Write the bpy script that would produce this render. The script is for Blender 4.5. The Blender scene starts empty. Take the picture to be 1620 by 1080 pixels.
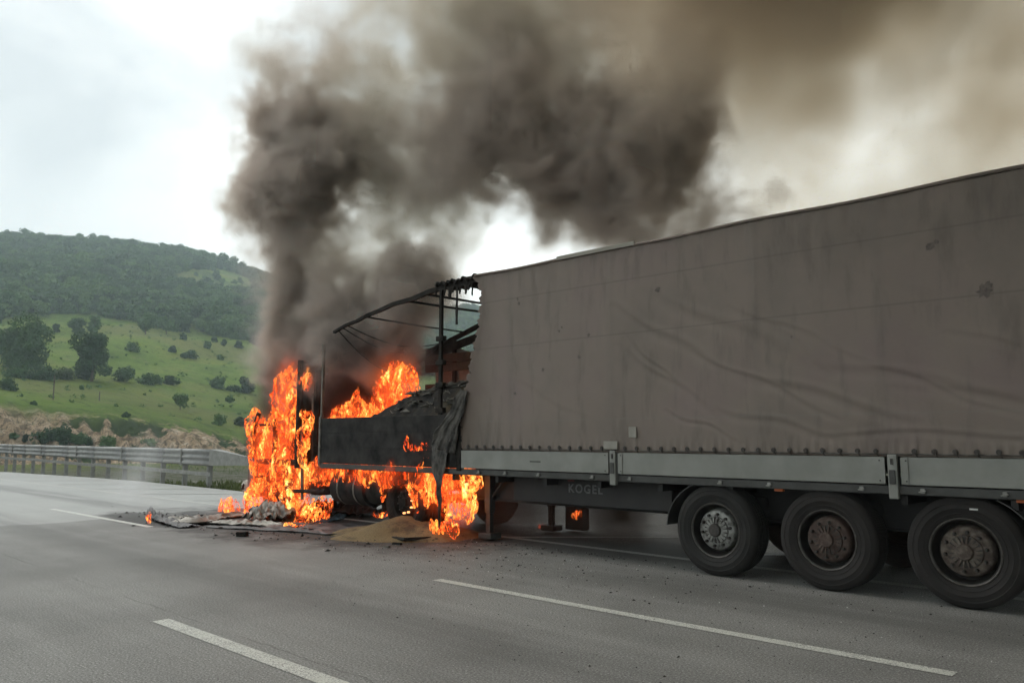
import bpy, bmesh, math, random
import numpy as np
from mathutils import Vector, Matrix, noise as mnoise
S = bpy.context.scene
COL = S.collection
R = math.radians

# ------------------------------------------------------------------ camera
CAM = Vector((4.924, -8.510, 1.584)); YAW = -0.76477; PIT = 0.118567; F = 1277.7
fw = Vector((math.sin(YAW)*math.cos(PIT), math.cos(YAW)*math.cos(PIT), math.sin(PIT)))
rt = Vector((math.cos(YAW), -math.sin(YAW), 0)); up = rt.cross(fw)
cd = bpy.data.cameras.new('camera'); cam = bpy.data.objects.new('camera', cd); COL.objects.link(cam)
cam.matrix_world = Matrix(((rt.x, up.x, -fw.x, CAM.x), (rt.y, up.y, -fw.y, CAM.y), (rt.z, up.z, -fw.z, CAM.z), (0, 0, 0, 1)))
cd.sensor_width = 36; cd.lens = 36*F/1620; cd.clip_start = .05; cd.clip_end = 8000; S.camera = cam

# ------------------------------------------------------------------ world, sun, exposure
SUN_ELEV, SUN_ROT = R(48), R(-95)
w = bpy.data.worlds.new('World'); S.world = w; w.use_nodes = True
nt = w.node_tree; N = nt.nodes.new; L = nt.links.new
bgn = nt.nodes['Background']
sky = N('ShaderNodeTexSky'); sky.sky_type = 'NISHITA'; sky.sun_disc = False
sky.sun_elevation = SUN_ELEV; sky.sun_rotation = SUN_ROT
sks = N('ShaderNodeMix'); sks.data_type = 'RGBA'; sks.blend_type = 'MULTIPLY'; sks.inputs[0].default_value = 1; sks.inputs[7].default_value = (.1, .1, .1, 1)
L(sky.outputs[0], sks.inputs[6])
tc = N('ShaderNodeTexCoord'); mp = N('ShaderNodeMapping'); mp.inputs['Scale'].default_value = (1, 1, 2.6); mp.inputs['Location'].default_value = (.4, 1.9, .15)
L(tc.outputs['Generated'], mp.inputs[0])
n1 = N('ShaderNodeTexNoise'); n1.inputs['Scale'].default_value = 1.5; n1.inputs['Detail'].default_value = 5; n1.inputs['Roughness'].default_value = .45; n1.inputs['Distortion'].default_value = .4
L(mp.outputs[0], n1.inputs[0])
cr = N('ShaderNodeValToRGB'); e = cr.color_ramp.elements
e[0].position = .38; e[0].color = (.84, .91, .93, 1); e[1].position = .62; e[1].color = (1.66, 1.69, 1.63, 1)
sz = N('ShaderNodeSeparateXYZ'); L(tc.outputs['Generated'], sz.inputs[0])
ml = N('ShaderNodeMapRange'); L(sz.outputs[2], ml.inputs[0]); ml.inputs[1].default_value = .22; ml.inputs[2].default_value = .45; ml.inputs[3].default_value = .06; ml.inputs[4].default_value = -.13
ad = N('ShaderNodeMath'); L(n1.outputs[0], ad.inputs[0]); L(ml.outputs[0], ad.inputs[1]); L(ad.outputs[0], cr.inputs[0])
mx = N('ShaderNodeMix'); mx.data_type = 'RGBA'; mx.inputs[0].default_value = .93
L(sks.outputs[2], mx.inputs[6]); L(cr.outputs[0], mx.inputs[7]); L(mx.outputs[2], bgn.inputs[0])
bgn.inputs[1].default_value = 1.0
sl = bpy.data.lights.new('sun', 'SUN'); sl.energy = 1.5; sl.angle = R(25); sl.color = (1, .96, .9)
so = bpy.data.objects.new('sun', sl); COL.objects.link(so)
sd = Vector((math.sin(SUN_ROT)*math.cos(SUN_ELEV), math.cos(SUN_ROT)*math.cos(SUN_ELEV), math.sin(SUN_ELEV)))
so.rotation_euler = sd.to_track_quat('Z', 'Y').to_euler()
S.view_settings.view_transform = 'Standard'; S.view_settings.look = 'None'; S.view_settings.gamma = 1
S.view_settings.exposure = .08; S.view_settings.use_curve_mapping = False
c = S.cycles
c.volume_step_rate = 3.; c.volume_bounces = 2; c.volume_max_steps = 256; c.use_denoising = True
c.max_bounces = 6; c.diffuse_bounces = 3; c.glossy_bounces = 2; c.transparent_max_bounces = 24; c.caustics_reflective = False; c.caustics_refractive = False
c.sample_clamp_indirect = 4; c.use_adaptive_sampling = True; c.adaptive_threshold = .04

# ------------------------------------------------------------------ helpers
def PX(x, y, d):                     # point seen at photo pixel x, y at optical depth d
    return CAM + (fw + rt*((x-810)/F) - up*((y-540)/F))*d
def GP(x, y, z=0.0):                 # the point of the plane z that a photo pixel shows
    d = fw + rt*((x-810)/F) - up*((y-540)/F); t = (z-CAM.z)/d.z
    return CAM + d*t
def depth(p): return (Vector(p)-CAM).dot(fw)

def tag(o, label=None, cat=None, group=None, kind=None):
    if label: o['label'] = label
    if cat: o['category'] = cat
    if group: o['group'] = group
    if kind: o['kind'] = kind
    return o
def thing(name, loc, label, cat, group=None):
    o = bpy.data.objects.new(name, None); COL.objects.link(o); o.location = loc; o.empty_display_size = .2
    return tag(o, label, cat, group)
def link(name, me, parent=None, mats=()):
    o = bpy.data.objects.new(name, me); COL.objects.link(o)
    for m in mats: me.materials.append(m)
    if parent is not None:
        o.parent = parent
        M_ = Matrix.Translation(Vector((0, 0, 0)))
        p = parent
        while p is not None:
            M_ = Matrix.Translation(p.location) @ M_; p = p.parent if p.parent else None
        o.matrix_parent_inverse = Matrix.Identity(4)
        o.location = -Vector(M_.translation)
    return o
class MB:
    def __init__(s): s.v = []; s.f = []; s.mi = []; s.m = 0
    def add(s, vs, fs):
        b = len(s.v); s.v += [tuple(v) for v in vs]; s.f += [tuple(i+b for i in f) for f in fs]; s.mi += [s.m]*len(fs); return s
    def box(s, x0, x1, y0, y1, z0, z1, bev=0.0):
        if x1 < x0: x0, x1 = x1, x0
        if y1 < y0: y0, y1 = y1, y0
        if z1 < z0: z0, z1 = z1, z0
        if bev <= 0:
            s.add([(x0,y0,z0),(x1,y0,z0),(x1,y1,z0),(x0,y1,z0),(x0,y0,z1),(x1,y0,z1),(x1,y1,z1),(x0,y1,z1)],
                  [(3,2,1,0),(4,5,6,7),(0,1,5,4),(1,2,6,5),(2,3,7,6),(3,0,4,7)])
        else:
            bm = bmesh.new(); r = bmesh.ops.create_cube(bm, size=1)
            for v in bm.verts: v.co = Vector(((x0+x1)/2+v.co.x*(x1-x0), (y0+y1)/2+v.co.y*(y1-y0), (z0+z1)/2+v.co.z*(z1-z0)))
            bmesh.ops.bevel(bm, geom=bm.edges[:], offset=bev, segments=2, affect='EDGES', profile=.6)
            bm.verts.index_update(); s.add([v.co[:] for v in bm.verts], [[v.index for v in f.verts] for f in bm.faces]); bm.free()
        return s
    def tube(s, pts, r, n=8, cap=True, sq=None):
        pts = [Vector(p) for p in pts]; rr = r if isinstance(r, (list, tuple)) else [r]*len(pts)
        rings = []; prev = None
        for i, p in enumerate(pts):
            t = (pts[min(i+1, len(pts)-1)]-pts[max(i-1, 0)]).normalized()
            a = Vector((0, 0, 1)) if abs(t.z) < .9 else Vector((0, 1, 0))
            if prev is not None: a = prev
            x = (a - t*a.dot(t)).normalized(); y = t.cross(x); prev = x
            rings.append([p+(x*math.cos(2*math.pi*(k+.5)/n)+y*math.sin(2*math.pi*(k+.5)/n))*rr[i] for k in range(n)])
        vs = [v for g in rings for v in g]; fs = []
        for i in range(len(pts)-1):
            for k in range(n):
                fs.append((i*n+k, i*n+(k+1) % n, (i+1)*n+(k+1) % n, (i+1)*n+k))
        if cap: fs.append(tuple(range(n))[::-1]); fs.append(tuple((len(pts)-1)*n+k for k in range(n)))
        return s.add(vs, fs)
    def beam(s, a, b, w_, h_):        # square bar
        a = Vector(a); b = Vector(b); t = (b-a).normalized(); u = Vector((0, 0, 1)) if abs(t.z) < .9 else Vector((0, 1, 0))
        x = (u-t*u.dot(t)).normalized(); y = t.cross(x)
        vs = [p+x*(h_/2*i)+y*(w_/2*j) for p in (a, b) for i, j in ((-1,-1),(1,-1),(1,1),(-1,1))]
        return s.add(vs, [(0,1,2,3),(7,6,5,4),(0,4,5,1),(1,5,6,2),(2,6,7,3),(3,7,4,0)])
    def lathe(s, prof, c_, ax='Y', n=40, close=False):   # prof: (radius, along)
        vs = []; fs = []; m = len(prof)
        for k in range(n):
            a = 2*math.pi*k/n; ca, sa = math.cos(a), math.sin(a)
            for r, t in prof:
                v = {'Y': (r*ca, t, r*sa), 'Z': (r*ca, r*sa, t), 'X': (t, r*ca, r*sa)}[ax]
                vs.append((v[0]+c_[0], v[1]+c_[1], v[2]+c_[2]))
        for k in range(n):
            k2 = (k+1) % n
            for j in range(m-1 if not close else m):
                j2 = (j+1) % m
                fs.append((k*m+j, k*m+j2, k2*m+j2, k2*m+j))
        return s.add(vs, fs)
    def build(s, name, mats, parent=None, smooth=False, solid=0):
        me = bpy.data.meshes.new(name); me.from_pydata(s.v, [], s.f)
        if not isinstance(mats, (list, tuple)): mats = [mats]
        o = link(name, me, parent, mats)
        if len(mats) > 1: me.polygons.foreach_set('material_index', s.mi)
        bm = bmesh.new(); bm.from_mesh(me); bmesh.ops.recalc_face_normals(bm, faces=bm.faces); bm.to_mesh(me); bm.free()
        if smooth:
            me.polygons.foreach_set('use_smooth', [True]*len(me.polygons))
            try: me.set_sharp_from_angle(angle=R(38))
            except Exception: pass
        if solid:
            md = o.modifiers.new('thickness', 'SOLIDIFY'); md.thickness = solid; md.offset = 0
        return o
def npmesh(name, V, Fq, mats=(), parent=None, smooth=False):
    me = bpy.data.meshes.new(name); V = np.asarray(V, np.float32); Fq = np.asarray(Fq, np.int32)
    me.vertices.add(len(V)); me.vertices.foreach_set('co', V.ravel())
    k = Fq.shape[1]; me.loops.add(Fq.size); me.loops.foreach_set('vertex_index', Fq.ravel())
    me.polygons.add(len(Fq)); me.polygons.foreach_set('loop_start', np.arange(len(Fq), dtype=np.int32)*k)
    me.polygons.foreach_set('loop_total', np.full(len(Fq), k, np.int32))
    if smooth: me.polygons.foreach_set('use_smooth', np.ones(len(Fq), bool))
    me.update(calc_edges=True); me.validate()
    return link(name, me, parent, mats)
def gridfaces(nu, nv):
    i = np.arange(nu-1)[:, None]; j = np.arange(nv-1)[None, :]; a = i*nv+j
    return np.stack([a, a+nv, a+nv+1, a+1], -1).reshape(-1, 4)

class NT:                              # small wrapper for building node trees
    def __init__(s, nt): s.nt = nt
    def n(s, t, **k):
        x = s.nt.nodes.new(t)
        for a, b in k.items(): setattr(x, a, b)
        return x
    def set(s, sock, v):
        if isinstance(v, bpy.types.NodeSocket): s.nt.links.new(v, sock)
        else: sock.default_value = v
    def math(s, op, a, b=None, c=None, clamp=False):
        x = s.n('ShaderNodeMath', operation=op, use_clamp=clamp)
        for i, v in enumerate((a, b, c)):
            if v is not None: s.set(x.inputs[i], v)
        return x.outputs[0]
    def vec(s, op, a, b=None, sc=None):
        x = s.n('ShaderNodeVectorMath', operation=op); s.set(x.inputs[0], a)
        if b is not None: s.set(x.inputs[1], b)
        if sc is not None: s.set(x.inputs['Scale'], sc)
        return x
    def noise(s, vec, sc, det=4, rough=.55, dist=0, w_=None):
        x = s.n('ShaderNodeTexNoise')
        if w_ is not None: x.noise_dimensions = '4D'; x.inputs['W'].default_value = w_
        s.set(x.inputs['Vector'], vec); x.inputs['Scale'].default_value = sc; x.inputs['Detail'].default_value = det
        x.inputs['Roughness'].default_value = rough; x.inputs['Distortion'].default_value = dist
        return x.outputs[0]
    def ramp(s, f, stops, interp='LINEAR'):
        x = s.n('ShaderNodeValToRGB'); r = x.color_ramp; r.interpolation = interp
        while len(r.elements) < len(stops): r.elements.new(.5)
        for e_, (p, c_) in zip(r.elements, stops):
            e_.position = p; e_.color = (c_, c_, c_, 1) if isinstance(c_, (int, float)) else (*c_, 1)
        s.set(x.inputs[0], f); return x.outputs[0]
    def mix(s, f, a, b, mode='MIX'):
        x = s.n('ShaderNodeMix', data_type='RGBA', blend_type=mode); s.set(x.inputs[0], f)
        for i, v in ((6, a), (7, b)):
            s.set(x.inputs[i], v if isinstance(v, bpy.types.NodeSocket) else (*v, 1))
        return x.outputs[2]
    def mapr(s, v, a, b, c_=0., d=1., smooth=True):
        x = s.n('ShaderNodeMapRange'); x.interpolation_type = 'SMOOTHSTEP' if smooth else 'LINEAR'
        s.set(x.inputs[0], v)
        for i, q in zip((1, 2, 3, 4), (a, b, c_, d)): x.inputs[i].default_value = q
        return x.outputs[0]
def mat(name):
    m = bpy.data.materials.new(name); m.use_nodes = True; nt = m.node_tree
    t = NT(nt); t.b = nt.nodes['Principled BSDF']; t.o = nt.nodes['Material Output']; t.m = m
    t.pos = t.n('ShaderNodeTexCoord').outputs['Object']
    g = t.n('ShaderNodeNewGeometry'); t.geo = g; t.wp = g.outputs['Position']
    return t
def bump(t, h, st=.3, dist=.01):
    b = t.n('ShaderNodeBump'); b.inputs['Strength'].default_value = st; b.inputs['Distance'].default_value = dist
    t.set(b.inputs['Height'], h); t.set(t.b.inputs['Normal'], b.outputs[0])
def simple(name, a, b=None, rough=.6, metal=0., sc=8., bst=.15, bd=.004, bsc=60., spec=None, stops=(.35, .65)):
    t = mat(name); b = b or tuple(x*.7 for x in a)
    f = t.noise(t.wp, sc, 5, .6); t.set(t.b.inputs['Base Color'], t.ramp(f, [(stops[0], a), (stops[1], b)]))
    t.b.inputs['Roughness'].default_value = rough; t.b.inputs['Metallic'].default_value = metal
    if spec is not None: t.b.inputs['Specular IOR Level'].default_value = spec
    if bst: bump(t, t.noise(t.wp, bsc, 4), bst, bd)
    return t.m

# ------------------------------------------------------------------ materials
MT = {}
def asphalt():
    t = mat('asphalt'); p = t.wp
    sx = t.n('ShaderNodeSeparateXYZ'); t.set(sx.inputs[0], p)
    X, Y = sx.outputs[0], sx.outputs[1]
    fine = t.noise(p, 62, 4, .75); mid = t.noise(p, 22, 4, .6); big = t.noise(p, .45, 4, .6)
    st = t.n('ShaderNodeMapping'); t.set(st.inputs[0], p); st.inputs['Scale'].default_value = (.12, 1.6, 1)
    streak = t.noise(st.outputs[0], 1.3, 4, .6)
    col = t.ramp(fine, [(.33, (.055, .055, .052)), (.46, (.19, .19, .18)), (.56, (.25, .25, .238)), (.68, (.54, .535, .51))])
    col = t.mix(t.mapr(big, .35, .7), col, t.mix(1., col, (.74, .74, .74), 'MULTIPLY'))
    col = t.mix(t.mapr(streak, .42, .68, 0, .5), col, t.mix(1., col, (1.3, 1.3, 1.3), 'MULTIPLY'))
    # older paler surfacing beyond a transverse joint
    jx = t.math('ADD', X, t.math('MULTIPLY', t.math('SUBTRACT', t.noise(p, .5, 3), .5), 1.1))
    pale = t.mapr(jx, -12.2, -11.9, 1, 0)
    col = t.mix(pale, col, t.mix(.55, col, (.42, .425, .41)))
    # soot and burnt fluid around the wreck, plus a dark blot below the trailer
    def blot(cx, cy, rx, ry, k):
        a = t.math('DIVIDE', t.math('SUBTRACT', X, cx), rx); b_ = t.math('DIVIDE', t.math('SUBTRACT', Y, cy), ry)
        d = t.math('SQRT', t.math('ADD', t.math('MULTIPLY', a, a), t.math('MULTIPLY', b_, b_)))
        d = t.math('ADD', d, t.math('MULTIPLY', t.math('SUBTRACT', t.noise(p, 1.6, 5, .65), .5), .9))
        return t.mapr(d, .65, 1.1, k, 0)
    soot_dark = t.math('MAXIMUM', blot(-8.3, .4, 5.2, 3.0, .9), blot(-11.0, -1.7, 2.6, .8, .85))
    soot_dark = t.math('MAXIMUM', soot_dark, blot(-3.6, 1.4, 4.6, 1.2, .45))
    col = t.mix(soot_dark, col, (.018, .016, .015))
    # thin lengthwise crack and an oil track
    cy = t.math('ABSOLUTE', t.math('SUBTRACT', Y, t.math('ADD', -5.16, t.math('MULTIPLY', t.math('SUBTRACT', t.noise(p, 2.5, 5, .7), .5), .16))))
    ck = t.math('MULTIPLY', t.mapr(cy, .004, .014, .4, 0), t.mapr(t.noise(p, .8, 3), .42, .56))
    col = t.mix(ck, col, (.03, .03, .03))
    tr = t.math('ABSOLUTE', t.math('SUBTRACT', Y, -3.9)); tr2 = t.math('ABSOLUTE', t.math('SUBTRACT', Y, -.9))
    trk = t.math('MULTIPLY', t.math('MAXIMUM', t.mapr(tr, .15, .75, .42, 0), t.mapr(tr2, .15, .75, .42, 0)), t.mapr(streak, .3, .6))
    col = t.mix(trk, col, (.05, .05, .048))
    t.set(t.b.inputs['Base Color'], col); t.b.inputs['Roughness'].default_value = .72; t.b.inputs['Specular IOR Level'].default_value = .35
    bump(t, t.math('ADD', fine, t.math('MULTIPLY', mid, .5)), .55, .008)
    return t.m
MT['asphalt'] = asphalt()
def paint():
    t = mat('road_paint'); f = t.noise(t.wp, 90, 4, .7); g = t.noise(t.wp, 3, 4, .6)
    col = t.ramp(g, [(.3, (.50, .51, .46)), (.7, (.66, .67, .62))])
    col = t.mix(t.mapr(t.math('ADD', f, t.math('MULTIPLY', g, .25)), .62, .73), col, (.15, .15, .14)); t.set(t.b.inputs['Base Color'], col)
    t.b.inputs['Roughness'].default_value = .6; bump(t, f, .3, .004); return t.m
MT['paint'] = paint()
def oldpaint():
    t = mat('road_paint_worn'); f = t.noise(t.wp, 60, 4, .7)
    col = t.mix(t.mapr(f, .48, .62), (.44, .44, .41), (.15, .15, .14)); t.set(t.b.inputs['Base Color'], col)
    t.b.inputs['Roughness'].default_value = .65; return t.m
MT['oldpaint'] = oldpaint()
def ground():
    t = mat('ground'); p = t.wp
    sn = t.n('ShaderNodeSeparateXYZ'); t.set(sn.inputs[0], t.geo.outputs['Normal']); NZ = sn.outputs[2]
    sp = t.n('ShaderNodeSeparateXYZ'); t.set(sp.inputs[0], p)
    d = t.vec('DISTANCE', p, (CAM.x, CAM.y, 1.6)).outputs['Value']
    n_ = t.noise(p, .05, 6, .6); n2 = t.noise(p, .6, 5, .65); n3 = t.noise(p, .012, 4, .5)
    grass = t.ramp(n_, [(.3, (.075, .128, .020)), (.5, (.135, .205, .034)), (.68, (.185, .215, .05))])
    grass = t.mix(t.mapr(n2, .5, .75, 0, .55), grass, (.045, .075, .02))
    grass = t.mix(t.mapr(n3, .48, .62, 0, .6), grass, (.16, .155, .06))
    mp3 = t.n('ShaderNodeMapping'); t.set(mp3.inputs[0], p); mp3.inputs['Rotation'].default_value = (0, 0, .74); mp3.inputs['Scale'].default_value = (.05, .32, .5)
    ter = t.noise(mp3.outputs[0], 1.6, 5, .65)
    grass = t.mix(t.mapr(ter, .55, .66, 0, .55), grass, (.05, .075, .022))
    grass = t.mix(t.mapr(t.noise(p, .22, 5, .7), .56, .70, 0, .6), grass, (.19, .17, .075))
    rk = t.noise(p, .55, 7, .62, .8)
    mp_ = t.n('ShaderNodeMapping'); t.set(mp_.inputs[0], p); mp_.inputs['Scale'].default_value = (1, 1, .28)
    gul = t.noise(mp_.outputs[0], .9, 5, .6)
    rock = t.ramp(rk, [(.30, (.12, .085, .055)), (.42, (.36, .26, .165)), (.55, (.50, .37, .25)), (.66, (.58, .47, .35)), (.8, (.44, .41, .35))])
    mp2 = t.n('ShaderNodeMapping'); t.set(mp2.inputs[0], p); mp2.inputs['Scale'].default_value = (1, 1, .35)
    g2 = t.noise(mp2.outputs[0], 2.6, 5, .7)
    vo = t.n('ShaderNodeTexVoronoi', feature='DISTANCE_TO_EDGE'); t.set(vo.inputs['Vector'], t.vec('ADD', mp2.outputs[0], t.vec('SCALE', t.vec('SUBTRACT', t.geo.outputs['Normal'], (0, 0, 0)).outputs[0], sc=.2).outputs[0]).outputs[0]); vo.inputs['Scale'].default_value = 1.1
    rock = t.mix(t.mapr(gul, .5, .60, 0, .75), rock, (.12, .095, .065))
    rock = t.mix(t.mapr(g2, .52, .62, 0, .7), rock, (.085, .068, .048))
    rock = t.mix(t.mapr(vo.outputs[0], .0, .05, .6, 0), rock, (.07, .055, .04))
    veg = t.noise(p, .14, 5, .6)
    rock = t.mix(t.mapr(veg, .53, .58), rock, (.04, .062, .024))
    rk = t.math('ADD', rk, t.math('MULTIPLY', g2, 1.2))
    slope = t.mapr(t.math('ADD', NZ, t.math('MULTIPLY', t.math('SUBTRACT', n2, .5), .05)), .966, .986, 1, 0)
    inband = t.math('MULTIPLY', t.mapr(d, 100, 104), t.mapr(d, 122, 130, 1, 0))
    col = t.mix(t.math('MULTIPLY', slope, inband), grass, rock)
    forest = t.mapr(d, 380, 420)
    col = t.mix(t.math('MULTIPLY', forest, t.mapr(n_, .3, .6, .5, .0)), col, (.03, .05, .02))
    near = t.mapr(d, 70, 106, 1, 0)
    grav = t.ramp(t.noise(p, 9, 5, .7), [(.3, (.05, .05, .04)), (.5, (.17, .165, .13)), (.7, (.30, .29, .25))])
    grav = t.mix(t.mapr(t.noise(p, .9, 5, .7), .46, .58), grav, (.085, .098, .045))
    col = t.mix(near, col, grav)
    t.set(t.b.inputs['Base Color'], col); t.b.inputs['Roughness'].default_value = .95; t.b.inputs['Specular IOR Level'].default_value = .1
    bump(t, t.math('ADD', rk, n2), .9, .8); return t.m
MT['ground'] = ground()
def leaf(name, a, b, c_):
    t = mat(name); f = t.noise(t.wp, .45, 4, .6); oi = t.n('ShaderNodeObjectInfo').outputs['Random']
    g = t.noise(t.wp, 3.2, 3, .6)
    k = t.math('ADD', t.math('MULTIPLY', f, .7), t.math('MULTIPLY', g, .35)); k = t.math('ADD', k, t.math('MULTIPLY', t.math('SUBTRACT', oi, .5), .5))
    t.set(t.b.inputs['Base Color'], t.ramp(k, [(.32, a), (.52, b), (.74, c_)]))
    t.b.inputs['Roughness'].default_value = .7; t.b.inputs['Specular IOR Level'].default_value = .2
    tr = t.n('ShaderNodeBsdfTranslucent'); tr.inputs[0].default_value = (.09, .14, .03, 1)
    ms = t.n('ShaderNodeMixShader'); ms.inputs[0].default_value = .15
    t.nt.links.new(t.b.outputs[0], ms.inputs[1]); t.nt.links.new(tr.outputs[0], ms.inputs[2]); t.nt.links.new(ms.outputs[0], t.o.inputs[0])
    return t.m
MT['leaf_dark'] = leaf('leaf_dark', (.013, .034, .018), (.028, .066, .030), (.062, .120, .044))
MT['leaf_mid'] = leaf('leaf_mid', (.022, .056, .024), (.046, .104, .036), (.095, .165, .052))
MT['leaf_pale'] = leaf('leaf_pale', (.05, .075, .03), (.085, .12, .045), (.13, .17, .07))
MT['weed'] = leaf('weed', (.05, .062, .026), (.10, .115, .042), (.20, .19, .07))
MT['bark'] = simple('bark', (.06, .048, .036), (.11, .09, .07), .9)
MT['steel'] = simple('galvanised_steel', (.27, .27, .26), (.2, .2, .195), .5, .35, 3., .1)
MT['steel_dull'] = simple('galvanised_post', (.25, .25, .235), (.17, .17, .155), .6, .3, 6., .15)
def tarp():
    t = mat('dirty_tarp'); p = t.wp
    sx = t.n('ShaderNodeSeparateXYZ'); t.set(sx.inputs[0], p); X, Y, Z = sx.outputs
    mp_ = t.n('ShaderNodeMapping'); t.set(mp_.inputs[0], p); mp_.inputs['Scale'].default_value = (1, 1, .22)
    big = t.noise(p, .7, 5, .6); run = t.noise(mp_.outputs[0], 4.5, 5, .65); fine = t.noise(p, 26, 4, .6)
    col = t.ramp(big, [(.3, (.205, .158, .148)), (.5, (.215, .176, .152)), (.7, (.175, .147, .128))])
    col = t.mix(t.mapr(run, .50, .72, 0, .35), col, (.08, .068, .06))
    col = t.mix(t.mapr(fine, .55, .8, 0, .3), col, (.17, .155, .138))
    # road grime towards the lower hem, weld seams of the cloth widths
    col = t.mix(t.math('MULTIPLY', t.mapr(Z, 1.4, 1.95, .4, 0), run), col, (.09, .08, .066))
    def band(c0, h, k, w_=0.02):
        q = t.math('ABSOLUTE', t.math('SUBTRACT', c0[0], c0[1])); return t.mapr(q, h, h+w_, k, 0)
    for z0 in (1.83, 2.92, 3.62):
        col = t.mix(band((Z, z0), .004, .28, .01), col, (.20, .19, .17) if z0 < 2 else (.08, .07, .063))
    for x0 in (-1.42, .62, 1.98, -3.25):
        col = t.mix(band((X, x0), .02, .12, .08), col, (.12, .11, .10))
    vz = t.math('SINE', t.math('MULTIPLY', X, 62)); col = t.mix(t.mapr(vz, .6, 1, 0, .03), col, (.2, .19, .17))
    # scorched near the burnt edge
    col = t.mix(t.mapr(t.math('ADD', X, t.math('MULTIPLY', big, .8)), -3.8, -3.05, .55, 0), col, (.075, .052, .036))
    t.set(t.b.inputs['Base Color'], col); t.b.inputs['Roughness'].default_value = .62; t.b.inputs['Specular IOR Level'].default_value = .3
    bump(t, t.math('ADD', t.math('MULTIPLY', fine, .3), t.math('ADD', run, t.math('MULTIPLY', vz, .03))), .35, .012); return t.m
MT['tarp'] = tarp()
MT['tarp_pale'] = simple('pale_tarp', (.36, .34, .30), (.25, .235, .2), .7, 0, 2.)
MT['tarp_burnt'] = simple('burnt_tarp', (.022, .02, .018), (.12, .112, .10), .75, 0, 7., .5, .01, 30.)
MT['patchcloth'] = simple('patch_cloth', (.3, .285, .25), (.25, .24, .21), .6, 0, 9.)
MT['stain'] = simple('scorch_mark', (.095, .078, .07), (.15, .125, .112), .8, 0, 30.)
MT['rail_white'] = simple('side_rail_paint', (.255, .258, .238), (.20, .203, .185), .5, .1, 2.2, .08)
MT['rail_soot'] = simple('sooty_side_rail', (.12, .122, .11), (.2, .205, .19), .6, 0, 1.6, .1)
MT['dark_alu'] = simple('dark_profile', (.07, .07, .066), (.045, .044, .042), .5, .3, 5.)
MT['chassis'] = simple('chassis_paint', (.012, .011, .012), (.02, .018, .018), .65, 0, 5.)
MT['char'] = simple('charred_metal', (.012, .011, .010), (.038, .033, .029), .85, 0, 6., .5, .01, 40., spec=.15)
MT['char_board'] = simple('charred_board', (.008, .0075, .0075), (.042, .039, .037), .7, 0, 3., .4, .006, 25., spec=.15)
MT['ash'] = simple('ash_steel', (.10, .095, .085), (.22, .20, .17), .8, .2, 9., .3)
MT['rubber'] = simple('tyre_rubber', (.010, .0095, .009), (.019, .0175, .016), .82, 0, 5., .25, .003, 90.)
MT['rubber_b'] = simple('dusty_tyre_rubber', (.011, .0095, .009), (.020, .0165, .015), .85, 0, 4., .25, .003, 90.)
MT['rim'] = simple('shade_dark_rim', (.016, .015, .014), (.03, .027, .024), .6, .2, 14.)  # near-black colour stands in for the shade of the deep wheel recess
MT['rim_edge'] = simple('rim_flange', (.11, .10, .09), (.045, .04, .036), .5, .3, 20.)
MT['hub_silver'] = simple('silver_hub', (.26, .26, .245), (.07, .066, .06), .5, .35, 14., .3, stops=(.45, .66))
MT['hub_rust'] = simple('rusty_hub', (.062, .038, .03), (.13, .10, .085), .8, .1, 16., .4, stops=(.45, .72))
MT['hub_mud'] = simple('muddy_hub', (.06, .042, .034), (.17, .145, .12), .8, .1, 13., .4, stops=(.42, .66))
MT['dark_bolt'] = simple('dark_bolt', (.03, .028, .026), (.06, .05, .045), .7, 0, 20.)
MT['plastic'] = simple('mudguard_plastic', (.035, .035, .035), (.055, .053, .05), .6, 0, 6.)
MT['wood'] = simple('scorched_plank', (.10, .072, .045), (.05, .036, .025), .85, 0, 5., .4, .004, 30.)
MT['orange'] = simple('orange_lens', (.55, .12, .015), (.4, .08, .01), .3, 0, 8., 0)
MT['letter'] = simple('grey_lettering', (.13, .13, .13), (.09, .09, .09), .6, 0, 30., 0)
MT['letter_red'] = simple('red_mark', (.16, .03, .03), (.11, .025, .025), .6, 0, 30., 0)
MT['white'] = simple('white_chalk', (.75, .75, .72), (.6, .6, .58), .7, 0, 20., 0)
MT['tan'] = simple('bleached_shell', (.55, .52, .45), (.3, .28, .23), .7, 0, 15., .3)
MT['sheet'] = simple('crumpled_sheet_metal', (.30, .285, .25), (.09, .082, .07), .55, .25, 4., .4, .006, 30., stops=(.42, .66))
MT['sheet_char'] = simple('charred_sheet', (.02, .02, .022), (.075, .072, .075), .55, .1, 3., .5, .008, 25.)
MT['sheet_blue'] = simple('blue_tarp', (.03, .11, .16), (.015, .03, .05), .5, 0, 5., .4)
def grainmat(name, ch):
    t = mat(name); p = t.wp; f = t.noise(p, 130, 3, .7); g = t.noise(p, 2.2, 5, .65)
    sx = t.n('ShaderNodeSeparateXYZ'); t.set(sx.inputs[0], p)
    col = t.ramp(f, [(.3, (.09, .06, .025)), (.5, (.19, .135, .06)), (.7, (.30, .225, .115))])
    col = t.mix(t.mapr(g, .50, .66, 0, .8), col, (.06, .042, .024)); col = t.mix(t.mapr(t.noise(p, 26, 4, .7), .60, .68), col, (.03, .022, .016))
    if ch:
        q = t.math('ADD', sx.outputs[0], t.math('MULTIPLY', t.math('SUBTRACT', g, .5), 2.4))
        col = t.mix(t.mapr(q, -5.4, -3.9, 1, 0), col, (.016, .014, .013)); col = t.mix(t.mapr(t.noise(p, 7, 5, .7), .50, .60), col, (.035, .028, .02))
    t.set(t.b.inputs['Base Color'], col); t.b.inputs['Roughness'].default_value = .9; bump(t, f, .7, .01); return t.m
MT['grain'] = grainmat('spilled_grain', 0); MT['load'] = grainmat('charred_grain', 1)
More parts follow.
